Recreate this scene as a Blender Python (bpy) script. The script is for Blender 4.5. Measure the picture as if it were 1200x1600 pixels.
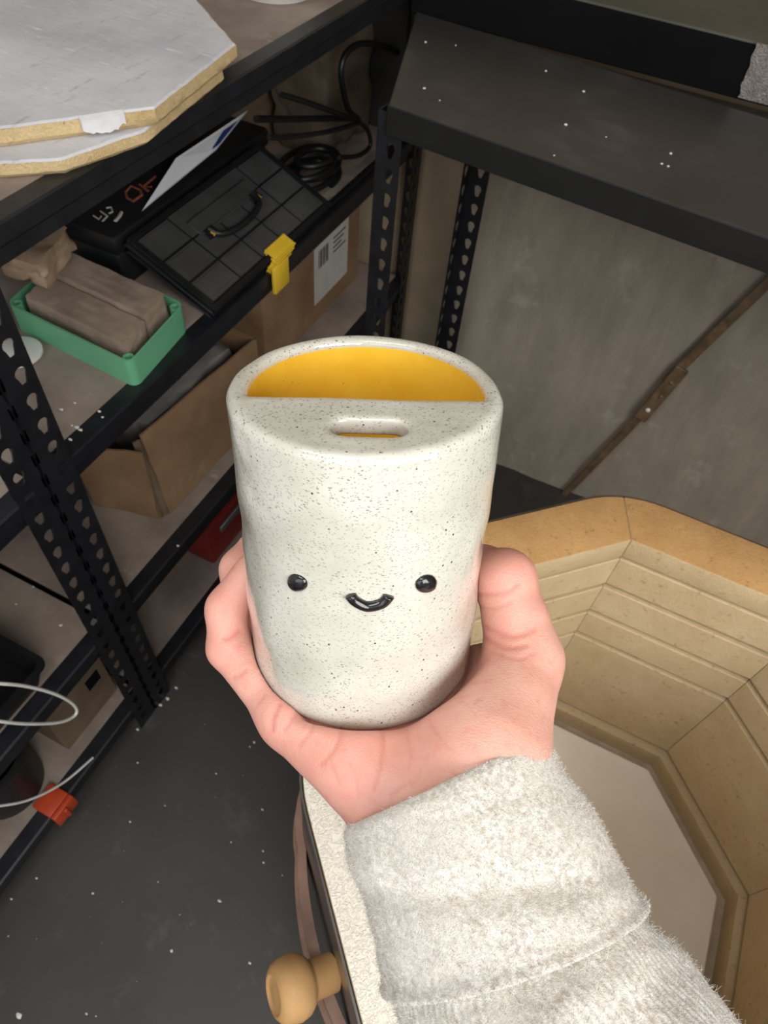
import bpy, bmesh, math, random
import numpy as np
from mathutils import Vector, Matrix, noise as mnoise

for o in list(bpy.data.objects): bpy.data.objects.remove(o, do_unlink=True)
SC = bpy.context.scene
COL = SC.collection
rng = random.Random(7)
nrng = np.random.default_rng(11)

# ------------------------------------------------------------------ camera
HC = 1.48                                # eye height of the phone above the floor
FPX = 1100.0                             # focal length in pixels of the 1200x1600 frame
ROT = np.array([[0.89370692, 0.39205068, -0.21813807],
                [0.44282588, -0.69272291, 0.5692453],
                [0.07206377, -0.60533564, -0.79270144]])   # world axes in camera axes (right, down, forward)
cam_d = bpy.data.cameras.new('camera')
cam = bpy.data.objects.new('camera', cam_d); COL.objects.link(cam)
cam_d.sensor_fit = 'VERTICAL'; cam_d.sensor_height = 36.0; cam_d.sensor_width = 27.0
cam_d.lens = FPX / 1600 * 36.0
cam_d.clip_start = 0.01
c0, c1, c2 = ROT @ [1, 0, 0], ROT @ [0, -1, 0], ROT @ [0, 0, -1]
cam.matrix_world = Matrix(((c0[0], c1[0], c2[0], 0), (c0[1], c1[1], c2[1], 0), (c0[2], c1[2], c2[2], HC), (0, 0, 0, 1)))
cam_d.dof.use_dof = True; cam_d.dof.focus_distance = 0.262; cam_d.dof.aperture_fstop = 32
SC.camera = cam

# ------------------------------------------------------------------ world, lights, exposure
world = bpy.data.worlds.new('sky'); SC.world = world; world.use_nodes = True
wb = world.node_tree.nodes['Background']; wb.inputs[0].default_value = (0.72, 0.84, 1.0, 1); wb.inputs[1].default_value = 1.0
def area(name, loc, target, sx, sy, power, color):
    l = bpy.data.lights.new(name, 'AREA'); l.shape = 'RECTANGLE'; l.size = sx; l.size_y = sy
    l.energy = power; l.color = color
    o = bpy.data.objects.new(name, l); COL.objects.link(o); o.location = loc
    o.rotation_euler = (Vector(target) - Vector(loc)).to_track_quat('-Z', 'Y').to_euler()
    return o
area('window_daylight', (1.33, -0.65, 1.98), (0.0, 0.2, 1.0), 1.45, 1.2, 42, (1.0, 0.97, 0.92))
area('front_window_daylight', (-0.15, -1.55, 1.95), (-0.2, 0.4, 0.7), 1.6, 1.0, 8, (0.86, 0.93, 1.0))
area('overhead_fill', (-0.30, -0.45, 2.70), (-0.30, -0.45, 0.0), 1.2, 0.5, 13, (1.0, 0.98, 0.95))  # added overhead fill for the kiln floor and near rim; no lamp fixture
SC.view_settings.view_transform = 'Standard'
SC.view_settings.look = 'None'
SC.view_settings.gamma = 1.0
SC.view_settings.use_curve_mapping = False
SC.view_settings.exposure = 0.0

# ------------------------------------------------------------------ helpers: pixels to places, meshes, materials
def camv(px, py, depth):                 # camera axes
    return np.array([(px - 600) / FPX * depth, (py - 800) / FPX * depth, depth])
def c2w(v):
    v = np.asarray(v, float); w = v @ ROT.T
    w = w + np.array([0, 0, HC]); return w
def at_depth(px, py, d): return c2w(camv(px, py, d))
def _ray(px, py): return ROT @ np.array([px - 600, py - 800, FPX], float)
def on_z(px, py, z):
    r = _ray(px, py); t = (z - HC) / r[2]; return np.array([r[0] * t, r[1] * t, z])
def on_x(px, py, x):
    r = _ray(px, py); t = x / r[0]; return np.array([x, r[1] * t, HC + r[2] * t])
def on_y(px, py, y):
    r = _ray(px, py); t = y / r[1]; return np.array([r[0] * t, y, HC + r[2] * t])

def smooth_path(pts, n=8):
    P = [np.array(p, float) for p in pts]; out = []
    for i in range(len(P) - 1):
        p0, p1, p2, p3 = P[max(i - 1, 0)], P[i], P[i + 1], P[min(i + 2, len(P) - 1)]
        for k in range(n):
            t = k / n
            out.append(0.5 * ((2 * p1) + (-p0 + p2) * t + (2 * p0 - 5 * p1 + 4 * p2 - p3) * t * t + (-p0 + 3 * p1 - 3 * p2 + p3) * t ** 3))
    out.append(P[-1]); return out

ORG = {}
def link(o, parent=None):
    COL.objects.link(o)
    if parent is not None: o.parent = parent
    return o
def tag(o, label=None, cat=None, group=None, kind=None):
    if label: o['label'] = label
    if cat: o['category'] = cat
    if group: o['group'] = group
    if kind: o['kind'] = kind
    return o
def thing(name, loc, label, cat, group=None):
    o = bpy.data.objects.new(name, None); COL.objects.link(o)
    o.location = tuple(loc); o.empty_display_size = 0.05
    ORG[o.name] = np.array(loc, float)
    return tag(o, label, cat, group)
def origin_of(p):
    return ORG.get(p.name, np.zeros(3)) if p is not None else np.zeros(3)

class MB:
    """collects shapes (world coordinates) into one mesh"""
    def __init__(s): s.v = []; s.f = []; s.mi = []; s.cur = 0
    def add(s, verts, faces):
        n = len(s.v); s.v.extend([tuple(map(float, p)) for p in verts])
        s.f.extend([tuple(i + n for i in f) for f in faces]); s.mi.extend([s.cur] * len(faces)); return s
    def bm(s, b, M=None):
        b.verts.ensure_lookup_table(); b.verts.index_update()
        vs = [(M @ v.co) if M else v.co for v in b.verts]
        s.add(vs, [[v.index for v in f.verts] for f in b.faces]); b.free(); return s
    def box(s, c, size, M=None, bev=0.0, seg=1):
        b = bmesh.new(); bmesh.ops.create_cube(b, size=1.0)
        for v in b.verts: v.co = Vector((v.co.x * size[0], v.co.y * size[1], v.co.z * size[2]))
        if bev > 0: bmesh.ops.bevel(b, geom=list(b.edges), offset=bev, segments=seg, profile=0.5, affect='EDGES')
        T = Matrix.Translation(Vector(c))
        return s.bm(b, T @ M if M is not None else T)
    def span(s, x0, x1, y0, y1, z0, z1, bev=0.0, seg=1):
        return s.box(((x0 + x1) / 2, (y0 + y1) / 2, (z0 + z1) / 2), (abs(x1 - x0), abs(y1 - y0), abs(z1 - z0)), None, bev, seg)
    def prism(s, poly, z0, z1, bev=0.0, seg=1, top_scale=None):
        b = bmesh.new()
        lo = [b.verts.new((p[0], p[1], z0)) for p in poly]; hi = [b.verts.new((p[0], p[1], z1)) for p in poly]
        n = len(poly)
        b.faces.new(lo[::-1]); b.faces.new(hi)
        for i in range(n): b.faces.new((lo[i], lo[(i + 1) % n], hi[(i + 1) % n], hi[i]))
        bmesh.ops.recalc_face_normals(b, faces=list(b.faces))
        if bev > 0: bmesh.ops.bevel(b, geom=list(b.edges), offset=bev, segments=seg, profile=0.5, affect='EDGES')
        return s.bm(b)
    def tube(s, path, r, n=8, caps=True):
        P = [Vector(p) for p in path]; m = len(P)
        rr = r if hasattr(r, '__len__') else [r] * m
        T = [(P[min(i + 1, m - 1)] - P[max(i - 1, 0)]).normalized() for i in range(m)]
        ref = Vector((0, 0, 1)) if abs(T[0].z) < 0.9 else Vector((1, 0, 0))
        N = T[0].cross(ref).normalized(); vs = []; fs = []
        for i in range(m):
            N = (N - T[i] * N.dot(T[i])).normalized(); B = T[i].cross(N)
            for k in range(n):
                a = 2 * math.pi * k / n; vs.append(P[i] + (N * math.cos(a) + B * math.sin(a)) * rr[i])
        for i in range(m - 1):
            for k in range(n):
                k2 = (k + 1) % n; fs.append((i * n + k, i * n + k2, (i + 1) * n + k2, (i + 1) * n + k))
        if caps: fs.append(tuple(range(n))[::-1]); fs.append(tuple((m - 1) * n + k for k in range(n)))
        return s.add(vs, fs)
    def lathe(s, prof, M, n=32):          # prof [(r, h)], axis is local z of M
        vs = []; fs = []
        for r, h in prof:
            for k in range(n):
                a = 2 * math.pi * k / n; vs.append(M @ Vector((r * math.cos(a), r * math.sin(a), h)))
        for i in range(len(prof) - 1):
            for k in range(n):
                k2 = (k + 1) % n; fs.append((i * n + k, i * n + k2, (i + 1) * n + k2, (i + 1) * n + k))
        if prof[0][0] > 1e-6: fs.append(tuple(range(n))[::-1])
        if prof[-1][0] > 1e-6: fs.append(tuple((len(prof) - 1) * n + k for k in range(n)))
        return s.add(vs, fs)
    def mesh(s, name, off=(0, 0, 0), smooth=False, recalc=True):
        me = bpy.data.meshes.new(name)
        me.from_pydata([(v[0] - off[0], v[1] - off[1], v[2] - off[2]) for v in s.v], [], s.f)
        if recalc:
            b = bmesh.new(); b.from_mesh(me)
            bmesh.ops.remove_doubles(b, verts=list(b.verts), dist=1e-6)
            bmesh.ops.recalc_face_normals(b, faces=list(b.faces)); b.to_mesh(me); b.free()
        if smooth:
            me.polygons.foreach_set('use_smooth', [True] * len(me.polygons))
            try: me.set_sharp_from_angle(angle=math.radians(smooth if smooth is not True else 40))
            except Exception: pass
        me.update(); return me
    def build(s, name, mat, parent=None, smooth=False, label=None):
        off = origin_of(parent)
        o = bpy.data.objects.new(name, None if False else s.mesh(name, off, smooth))
        o.data.materials.append(mat); link(o, parent); ORG[o.name] = off if parent is not None else np.zeros(3)
        if label: o['label'] = label
        return o

def struct(name, mb, mat, smooth=False):
    o = mb.build(name, mat, None, smooth); o['kind'] = 'structure'; return o

def lin(c):
    r = []
    for x in c:
        x /= 255.0; r.append(x / 12.92 if x <= 0.04045 else ((x + 0.055) / 1.055) ** 2.4)
    return (r[0], r[1], r[2], 1.0)

class NT:
    def __init__(s, name):
        m = bpy.data.materials.new(name); m.use_nodes = True; s.m = m; s.t = m.node_tree
        s.n = s.t.nodes; s.b = s.n['Principled BSDF']; s.tc = s.n.new('ShaderNodeTexCoord')
        s.out = s.n['Material Output']
    def L(s, a, b): s.t.links.new(a, b)
    def noise(s, scale, detail=4, rough=0.55, vec=None, dist=0.0):
        x = s.n.new('ShaderNodeTexNoise'); x.inputs['Scale'].default_value = scale
        x.inputs['Detail'].default_value = detail; x.inputs['Roughness'].default_value = rough
        x.inputs['Distortion'].default_value = dist
        s.L(vec if vec is not None else s.tc.outputs['Object'], x.inputs['Vector']); return x.outputs['Fac']
    def voro(s, scale, feature='F1', vec=None, rnd=1.0):
        x = s.n.new('ShaderNodeTexVoronoi'); x.feature = feature; x.inputs['Scale'].default_value = scale
        x.inputs['Randomness'].default_value = rnd
        s.L(vec if vec is not None else s.tc.outputs['Object'], x.inputs['Vector']); return x.outputs['Distance']
    def stretch(s, sc, rot=(0, 0, 0)):
        x = s.n.new('ShaderNodeMapping'); x.inputs['Scale'].default_value = sc; x.inputs['Rotation'].default_value = rot
        s.L(s.tc.outputs['Object'], x.inputs['Vector']); return x.outputs['Vector']
    def ramp(s, fac, a, b, ca=(0, 0, 0, 1), cb=(1, 1, 1, 1)):
        x = s.n.new('ShaderNodeValToRGB'); e = x.color_ramp.elements
        e[0].position = a; e[0].color = ca; e[1].position = b; e[1].color = cb
        s.L(fac, x.inputs['Fac']); return x.outputs['Color']
    def mix(s, fac, a, b, mode='MIX'):
        x = s.n.new('ShaderNodeMix'); x.data_type = 'RGBA'; x.blend_type = mode
        for k, val in ((0, fac), (6, a), (7, b)):
            if isinstance(val, (int, float)): x.inputs[k].default_value = val
            elif isinstance(val, tuple): x.inputs[k].default_value = val
            else: s.L(val, x.inputs[k])
        return x.outputs[2]
    def math(s, op, a, b=None):
        x = s.n.new('ShaderNodeMath'); x.operation = op
        for k, val in ((0, a), (1, b)):
            if val is None: continue
            if isinstance(val, (int, float)): x.inputs[k].default_value = val
            else: s.L(val, x.inputs[k])
        return x.outputs[0]
    def attr(s, name):
        x = s.n.new('ShaderNodeAttribute'); x.attribute_name = name; return x.outputs['Fac']
    def bump(s, h, strength=0.3, dist=0.002, nrm=None):
        x = s.n.new('ShaderNodeBump'); x.inputs['Strength'].default_value = strength; x.inputs['Distance'].default_value = dist
        s.L(h, x.inputs['Height'])
        if nrm is not None: s.L(nrm, x.inputs['Normal'])
        return x.outputs['Normal']
    def set(s, color=None, rough=None, normal=None, **kw):
        for k, val in (('Base Color', color), ('Roughness', rough), ('Normal', normal)):
            if val is None: continue
            if isinstance(val, (tuple, float, int)): s.b.inputs[k].default_value = val
            else: s.L(val, s.b.inputs[k])
        for k, val in kw.items():
            k = k.replace('_', ' ')
            if isinstance(val, (tuple, float, int)): s.b.inputs[k].default_value = val
            else: s.L(val, s.b.inputs[k])
        return s.m

def simple(name, c1, c2, rough=0.6, scale=20, bump=0.15, bdist=0.001, lo=0.35, hi=0.65, dust=None, dust_at=(0.6, 0.75), dust_scale=9, stretch=None, **kw):
    t = NT(name); vec = t.stretch(stretch) if stretch else None
    col = t.mix(t.ramp(t.noise(scale, 6, 0.6, vec), lo, hi), lin(c1), lin(c2))
    if dust: col = t.mix(t.ramp(t.noise(dust_scale, 8, 0.7), dust_at[0], dust_at[1]), col, lin(dust))
    nr = t.bump(t.noise(scale * 6, 5, 0.6, vec), bump, bdist) if bump else None
    return t.set(col, rough, nr, **kw)

M = {}
M['black_steel'] = simple('black_powder_coat', (20, 21, 25), (30, 31, 36), 0.42, 30, 0.15, 0.0004, dust=(80, 79, 78), dust_at=(0.66, 0.95), dust_scale=14)
M['bench_steel'] = simple('bench_black_steel', (13, 13, 14), (20, 20, 21), 0.55, 30, 0.15, 0.0004)
M['board'] = simple('shelf_board', (128, 114, 104), (156, 142, 131), 0.75, 9, 0.2, 0.0006, dust=(196, 188, 180), dust_at=(0.60, 0.85), dust_scale=22)
t = NT('dark_floor')
base = t.mix(t.ramp(t.noise(2.2, 7, 0.6), 0.35, 0.68), lin((54, 50, 46)), lin((72, 69, 66)))
base = t.mix(t.ramp(t.noise(7, 8, 0.75), 0.56, 0.82), base, lin((98, 96, 97)))
sp = t.ramp(t.voro(34), 0.02, 0.035, (1, 1, 1, 1), (0, 0, 0, 1))
sp = t.mix(t.ramp(t.noise(9, 3), 0.52, 0.6), (0, 0, 0, 1), sp)
base = t.mix(sp, base, lin((170, 168, 160)))
M['floor'] = t.set(base, 0.55, t.bump(t.noise(60, 6), 0.15, 0.001))
M['wall_grey'] = simple('grey_plaster', (140, 130, 116), (158, 147, 131), 0.8, 5, 0.5, 0.003, dust=(178, 170, 160), dust_at=(0.58, 0.8), stretch=(3.5, 3, 1.0))
M['wall_brown'] = simple('brown_plaster', (148, 130, 106), (170, 152, 126), 0.85, 6, 0.4, 0.002)
M['wall_room'] = simple('room_plaster', (178, 172, 164), (196, 190, 182), 0.85, 3, 0.2, 0.001)
M['ceiling'] = simple('ceiling_plaster', (200, 198, 194), (212, 210, 206), 0.9, 3, 0.1, 0.001)

# ------------------------------------------------------------------ structure
XF = -0.60                                # front plane of the left shelving
WX0, WX1, WY0, WY1, WH = -1.14, 1.34, -1.62, 1.95, 2.75
struct('floor', MB().span(WX0 - .1, WX1 + .1, WY0 - .1, WY1 + .1, -0.1, 0.0), M['floor'])
struct('ceiling', MB().span(WX0 - .1, WX1 + .1, WY0 - .1, WY1 + .1, WH, WH + .1), M['ceiling'])
struct('wall_left', MB().span(WX0 - .1, WX0, WY0, WY1, 0, WH), M['wall_room'])
def wall_with_window(name, axis, pos, a0, a1, w0, w1, z0, z1, th=0.12):
    mb = MB()
    def piece(p0, p1, q0, q1):
        if axis == 'x': mb.span(pos, pos + th, p0, p1, q0, q1)
        else: mb.span(p0, p1, pos - th, pos, q0, q1)
    piece(a0, w0, 0, WH); piece(w1, a1, 0, WH); piece(w0, w1, 0, z0); piece(w0, w1, z1, WH)
    return struct(name, mb, M['wall_room'])
wall_with_window('wall_right', 'x', WX1, WY0, WY1, -1.40, 0.10, 1.35, 2.60)
wall_with_window('wall_front', 'y', WY0, WX0, WX1, -1.0, 0.7, 1.3, 2.4)
M['frame_white'] = simple('window_paint', (225, 224, 220), (235, 234, 230), 0.5, 10, 0.05)
def window(name, axis, pos, a0, a1, z0, z1):
    mb = MB(); w = 0.05
    def bar(p0, p1, q0, q1):
        if axis == 'x': mb.span(pos + .03, pos + .08, p0, p1, q0, q1, 0.004)
        else: mb.span(p0, p1, pos - .08, pos - .03, q0, q1, 0.004)
    bar(a0, a1, z0, z0 + w); bar(a0, a1, z1 - w, z1); bar(a0, a0 + w, z0, z1); bar(a1 - w, a1, z0, z1)
    m = (a0 + a1) / 2; bar(m - w / 2, m + w / 2, z0, z1)
    return struct(name, mb, M['frame_white'])
window('window_1', 'x', WX1, -1.40, 0.10, 1.35, 2.60)
window('window_2', 'y', WY0, -1.0, 0.7, 1.3, 2.4)
SILL0, SILL1 = HC - 0.468, HC - 0.388
struct('wall_back', MB().span(WX0, WX1, 1.56, 1.95, 0, SILL0).span(WX0, -0.61, 1.56, 1.95, SILL0, WH).span(-0.61, WX1, 1.95, 2.05, SILL0, WH), M['wall_brown'])
# rough grey plastered lower wall, leaning back a little
nx, nz = 60, 36
vs, fs = [], []
for j in range(nz + 1):
    for i in range(nx + 1):
        fx = i / nx; fz = j / nz
        z = 0.95 * fz; y = 1.386 + (1.525 - 1.386) * min(1, z / 0.93)
        xl_ = -0.410 * y / 1.372; x = xl_ + fx * (1.335 - xl_)
        d = mnoise.fractal(Vector((x * 5, z * 4, 1.3)), 1.0, 2.0, 4) * 0.006
        d += 0.010 * max(0, 1 - z / 0.10) * (0.5 + mnoise.noise(Vector((x * 12, z * 12, 4))))
        vs.append((x, y - abs(d) * 0.8 - d * 0.4, z))
for j in range(nz):
    for i in range(nx):
        a = j * (nx + 1) + i; fs.append((a, a + 1, a + nx + 2, a + nx + 1))
nb = len(vs)
vs += [(-0.43, 1.559, 0), (-0.455, 1.559, 0.95), (1.335, 1.559, 0.95), (1.335, 1.559, 0)]
left = [j * (nx + 1) for j in range(nz + 1)]; top = [nz * (nx + 1) + i for i in range(nx + 1)]
fs.append(tuple([nb, nb + 1] + left[::-1])); fs.append(tuple([nb + 1, nb + 2] + top[::-1]))
struct('wall_rear', MB().add(vs, fs), M['wall_grey'], True)
M['sill_black'] = simple('black_paint', (7, 7, 8), (11, 11, 12), 0.85, 12, 0.1, 0.0006, Specular_IOR_Level=0.15)
M['sill_top'] = simple('green_grey_paint', (74, 76, 66), (90, 90, 80), 0.6, 6, 0.1, 0.0006)
struct('trim_1', MB().span(-0.60, 1.338, 1.395, 1.95, SILL0, SILL1 - .004, 0.002), M['sill_black'])
struct('trim_2', MB().span(-0.60, 1.338, 1.402, 1.95, SILL1 - .004, SILL1, 0.001), M['sill_top'])

# ------------------------------------------------------------------ shelving units
PITCH = 0.040
def hole_poly(n=11):                       # keyhole: round above, narrower slot below (local y = along width, z = up)
    pts = []
    for k in range(n):
        a = math.pi * (-0.22 + 1.44 * k / (n - 1)); pts.append((0.0082 * math.cos(a), 0.0045 + 0.0082 * math.sin(a)))
    pts += [(-0.0044, -0.0085), (-0.0030, -0.0118), (0.0030, -0.0118), (0.0044, -0.0085)]
    return pts
HP = hole_poly()
def perforated(mb, org, across, up, nrm, width, z0, z1, hole_off, th=0.0022, phase=0.0):
    """flat strip with real keyholes, built in a plane; org = corner at z0"""
    O, A, U, N = [Vector(v) for v in (org, across, up, nrm)]
    z = z0; first = math.ceil((z0 - phase) / PITCH) * PITCH + phase
    cells = []
    zc = first
    while zc + PITCH <= z1: cells.append(zc); zc += PITCH
    n = len(HP)
    def P(a, u, t): return O + A * a + U * (u - z0) + N * t
    def flat(u0, u1):
        vs = [P(a, u, t) for t in (0, -th) for (a, u) in ((0, u0), (width, u0), (width, u1), (0, u1))]
        mb.add(vs, [(0, 1, 2, 3), (7, 6, 5, 4), (0, 4, 5, 1), (1, 5, 6, 2), (2, 6, 7, 3), (3, 7, 4, 0)])
    if not cells: flat(z0, z1); return
    if cells[0] - z0 > 1e-4: flat(z0, cells[0])
    if z1 - (cells[-1] + PITCH) > 1e-4: flat(cells[-1] + PITCH, z1)
    for c in cells:
        hc = c + PITCH / 2
        inner = [(hole_off + p[0], hc + p[1]) for p in HP]
        # radial outer points on the cell border
        outer = []
        for (a, u) in inner:
            da, du = a - hole_off, (u - hc)
            ta = ((width - hole_off) / da) if da > 1e-9 else ((-hole_off) / da if da < -1e-9 else 1e9)
            tu = (PITCH / 2 / abs(du)) if abs(du) > 1e-9 else 1e9
            t = min(ta, tu); outer.append((hole_off + da * t, hc + du * t))
        vs = []
        for t in (0, -th):
            vs += [P(a, u, t) for a, u in inner] + [P(a, u, t) for a, u in outer]
        fs = []
        for k in range(n):
            k2 = (k + 1) % n
            fs.append((k, k2, n + k2, n + k)); fs.append((2 * n + k2, 2 * n + k, 3 * n + k, 3 * n + k2))
            fs.append((k2, k, 2 * n + k, 2 * n + k2)); fs.append((n + k, n + k2, 3 * n + k2, 3 * n + k))
        corners = [(0, c), (width, c), (width, c + PITCH), (0, c + PITCH)]
        m = len(vs)
        for (ca, cu) in corners:
            # corner triangle between the two border points next to it
            best = None
            for k in range(n):
                k2 = (k + 1) % n
                a, b = outer[k], outer[k2]
                onA = lambda p: abs(p[0] - ca) < 1e-6; onU = lambda p: abs(p[1] - cu) < 1e-6
                if (onA(a) and onU(b) and not onA(b)) or (onU(a) and onA(b) and not onU(b)): best = (k, k2)
            if best:
                i = len(vs); vs += [P(ca, cu, 0), P(ca, cu, -th)]
                fs.append((n + best[0], n + best[1], i)); fs.append((3 * n + best[1], 3 * n + best[0], i + 1))
        mb.add(vs, fs)

def angle_post(parent, x, y, dx, dy, z0, z1, wx=0.036, wy=0.045, rot=0.0, phase=0.0, mat='black_steel'):
    """L section; corner at (x,y); flanges run along dx*X and dy*Y"""
    mb = MB(); c, s = math.cos(rot), math.sin(rot)
    def R(v): return (v[0] * c - v[1] * s, v[0] * s + v[1] * c, 0)
    perforated(mb, (x, y, z0), R((0, dy, 0)), (0, 0, 1), R((-dx, 0, 0)), wy, z0, z1, wy * 0.60, phase=phase)
    perforated(mb, (x, y, z0), R((dx, 0, 0)), (0, 0, 1), R((0, -dy, 0)), wx, z0, z1, wx * 0.58, phase=phase)
    return mb.build('post', M[mat], parent)

LEV = [HC - 0.405, HC - 0.725, HC - 1.107, HC - 1.39]     # board tops
def front_beam(mb, y0, y1, ztop, x=XF, h=0.045):
    """rolled beam: flat lip, stepped face"""
    prof = [(x - 0.030, ztop), (x - 0.030, ztop + 0.0003), (x - 0.004, ztop + 0.0003), (x, ztop - 0.001), (x, ztop - 0.020), (x - 0.006, ztop - 0.026),
            (x - 0.006, ztop - h + 0.002), (x - 0.010, ztop - h), (x - 0.030, ztop - h), (x - 0.030, ztop - h + 0.003), (x - 0.012, ztop - h + 0.004), (x - 0.012, ztop - 0.002)]
    n = len(prof)
    vs = [(p[0], y0, p[1]) for p in prof] + [(p[0], y1, p[1]) for p in prof]
    fs = [(i, (i + 1) % n, n + (i + 1) % n, n + i) for i in range(n)] + [tuple(range(n))[::-1], tuple(range(n, 2 * n))]
    mb.add(vs, fs)
def shelving(y0, y1, label, levels, near_post=True, far_post=True, z1=2.0):
    t = thing('shelving_unit', (-0.85, (y0 + y1) / 2, 0), label, 'shelving unit')
    D = 0.50
    for zt in levels:
        b = MB(); front_beam(b, y0 + 0.004, y1 - 0.004, zt); b.build('front_beam', M['black_steel'], t)
        b = MB().span(XF - D, XF - D + 0.025, y0 + .004, y1 - .004, zt - .045, zt, 0.002); b.build('rear_beam', M['black_steel'], t)
        for yy in (y0 + 0.004, y1 - 0.029):
            MB().span(XF - D + .026, XF - .031, yy, yy + .025, zt - .045, zt - .009, 0.002).build('side_beam', M['black_steel'], t)
        MB().span(XF - D + .001, XF - .0125, y0 + .003, y1 - .003, zt - .008, zt, 0.001).build('shelf_board', M['board'], t)
    for near, yy, dy in ((True, y0, 1), (False, y1, -1)):
        if near and not near_post: continue
        if not near and not far_post: continue
        angle_post(t, XF + .0025, yy, -1, dy, 0.0, z1, phase=HC - 0.606 - PITCH / 2)
        angle_post(t, XF - D, yy, 1, dy, 0.0, z1, phase=HC - 0.606 - PITCH / 2)
    return t
Y0, Y1 = 0.350, 1.528
shelving(Y0, Y1, 'black slotted-angle shelving unit holding slabs, green tray and tool case', LEV)
shelving(-0.85, 0.3455, 'black slotted-angle shelving unit holding the small black tub and wire loop', LEV[1:], near_post=False)

# back bench unit, turned a few degrees
BR = math.radians(-5.2)
t = thing('steel_bench', (0.1, 1.18, 0), 'low dark metal-topped shelving bench standing in front of grey wall', 'bench')
M['bench_top'] = simple('dusty_dark_steel', (50, 49, 48), (66, 64, 62), 0.42, 3, 0.08, 0.0006, dust=(92, 90, 86), dust_at=(0.55, 0.9), dust_scale=6)
bz = HC - 0.461
bo = np.array([-0.458, 1.014]); bx = np.array([math.cos(BR), math.sin(BR)]); by = np.array([-math.sin(BR), math.cos(BR)])
def BP(a, b): return bo + bx * a + by * b
MB().prism([BP(0, 0.001), BP(1.76, 0.001), BP(1.76, 0.362), BP(-0.16, 0.362)], bz - .006, bz, 0.0015).build('bench_top', M['bench_top'], t)
def ob(mb, a0, a1, b0, b1, z0, z1, bev=0.002):
    mb.prism([BP(a0, b0), BP(a1, b0), BP(a1, b1), BP(a0, b1)], z0, z1, bev); return mb
ob(MB(), 0.0, 1.76, -0.004, 0.0, bz - .042, bz + .001, 0.0012).build('front_beam', M['bench_steel'], t)
ob(MB(), 0.0, 1.76, 0.330, 0.350, bz - .042, bz - .007).build('rear_beam', M['bench_steel'], t)
ob(MB(), 0.002, 0.026, 0.002, 0.328, bz - .042, bz - .007).build('side_beam', M['bench_steel'], t)
p = BP(-0.018, 0.002); angle_post(t, p[0], p[1], 1, 1, 0.0, bz - .012, 0.044, 0.036, BR, phase=HC - 0.698 - PITCH / 2 + .01)
p = BP(-0.006, 0.363); angle_post(t, p[0], p[1], 1, -1, 0.0, bz - .043, 0.046, 0.03, BR, phase=HC - 0.698 - PITCH / 2)
p = BP(1.76, 0.002); angle_post(t, p[0], p[1], -1, 1, 0.0, bz - .044, 0.044, 0.036, BR)
p = BP(1.76, 0.363); angle_post(t, p[0], p[1], -1, -1, 0.0, bz - .044, 0.044, 0.03, BR)
# white paint specks and clay drips on the bench top
mb = MB()
for (px, py, r) in [(665, 66, .0022), (712, 71, .0015), (853, 111, .002), (912, 143, .0024), (884, 195, .0026), (1048, 240, .0022), (1034, 256, .002), (1044, 260, .002), (663, 138, .0022), (866, 243, .0014), (947, 214, .0013), (687, 157, .0014)]:
    q = on_z(px, py, bz); mb.lathe([(r, 0), (r * .9, r * .35), (r * .45, r * .6), (0.0001, r * .65)], Matrix.Translation(Vector((q[0], q[1], bz))), 8)
M['white_speck'] = simple('white_paint_speck', (225, 222, 216), (238, 236, 230), 0.6, 40, 0)
o = mb.build('paint_specks', M['white_speck'], t); o['kind'] = 'stuff'
# foil tape
M['foil'] = simple('foil', (150, 145, 140), (180, 175, 170), 0.36, 60, 0.9, 0.004, Metallic=0.9)
vs, fs = [], []
a = on_y(1150, 158, 1.392); b = on_y(1178, 78, 1.392)
NX, NZ = 24, 12
for j in range(NZ + 1):
    for i in range(NX + 1):
        u = i / NX; w = j / NZ
        x0 = a[0] + (b[0] - a[0]) * w + 0.004 * mnoise.noise(Vector((w * 6, 0, 0)))
        x = x0 + u * 0.30; z = SILL0 + .004 + (SILL1 - SILL0 - .002) * w
        y = 1.3925 - 0.0040 * abs(mnoise.fractal(Vector((x * 60, z * 60, 0)), 1, 2, 3)) - .0005
        vs.append((x, y, z))
n1 = len(vs); vs += [(v[0], 1.3948, v[2]) for v in vs]
for j in range(NZ):
    for i in range(NX):
        q = j * (NX + 1) + i; fs.append((q, q + 1, q + NX + 2, q + NX + 1))
        fs.append((n1 + q, n1 + q + NX + 1, n1 + q + NX + 2, n1 + q + 1))
W = NX + 1
bd = [i for i in range(NX)] + [j * W + NX for j in range(NZ)] + [NZ * W + NX - i for i in range(NX)] + [(NZ - j) * W for j in range(NZ)]
fs += [(bd[k], bd[(k + 1) % len(bd)], n1 + bd[(k + 1) % len(bd)], n1 + bd[k]) for k in range(len(bd))]
tag(MB().add(vs, fs).build('foil_tape', M['foil'], None, 50), 'crinkled silver foil tape stuck on the black ledge face', 'tape')

# ------------------------------------------------------------------ rusty stay leaning on the grey wall
M['rust'] = simple('rusty_brown_steel', (92, 72, 52), (126, 102, 76), 0.6, 40, 0.4, 0.001, Metallic=0.25)
def wall_y(z): return 1.378 + (1.525 - 1.378) * min(1, z / 0.93) - 0.012
def on_wall(px, py):
    y = 1.42
    for _ in range(12): q = on_y(px, py, y); y = wall_y(q[2])
    return on_y(px, py, y)
t = thing('wall_stay', on_wall(870, 785), 'brown rusty jointed metal stay slanting across the grey wall', 'metal bar')
def bar(name, p, q, w, th, off):
    p = Vector(p); q = Vector(q); d = (q - p).normalized(); n = Vector((0, -0.988, 0.153)); s = d.cross(n).normalized(); n = s.cross(d)
    Mx = Matrix((s, d, n)).transposed().to_4x4()
    return MB().box((p + q) / 2 + n * off, (w, (q - p).length, th), Mx, 0.003, 2).build(name, M['rust'], t), d, n, s
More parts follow.
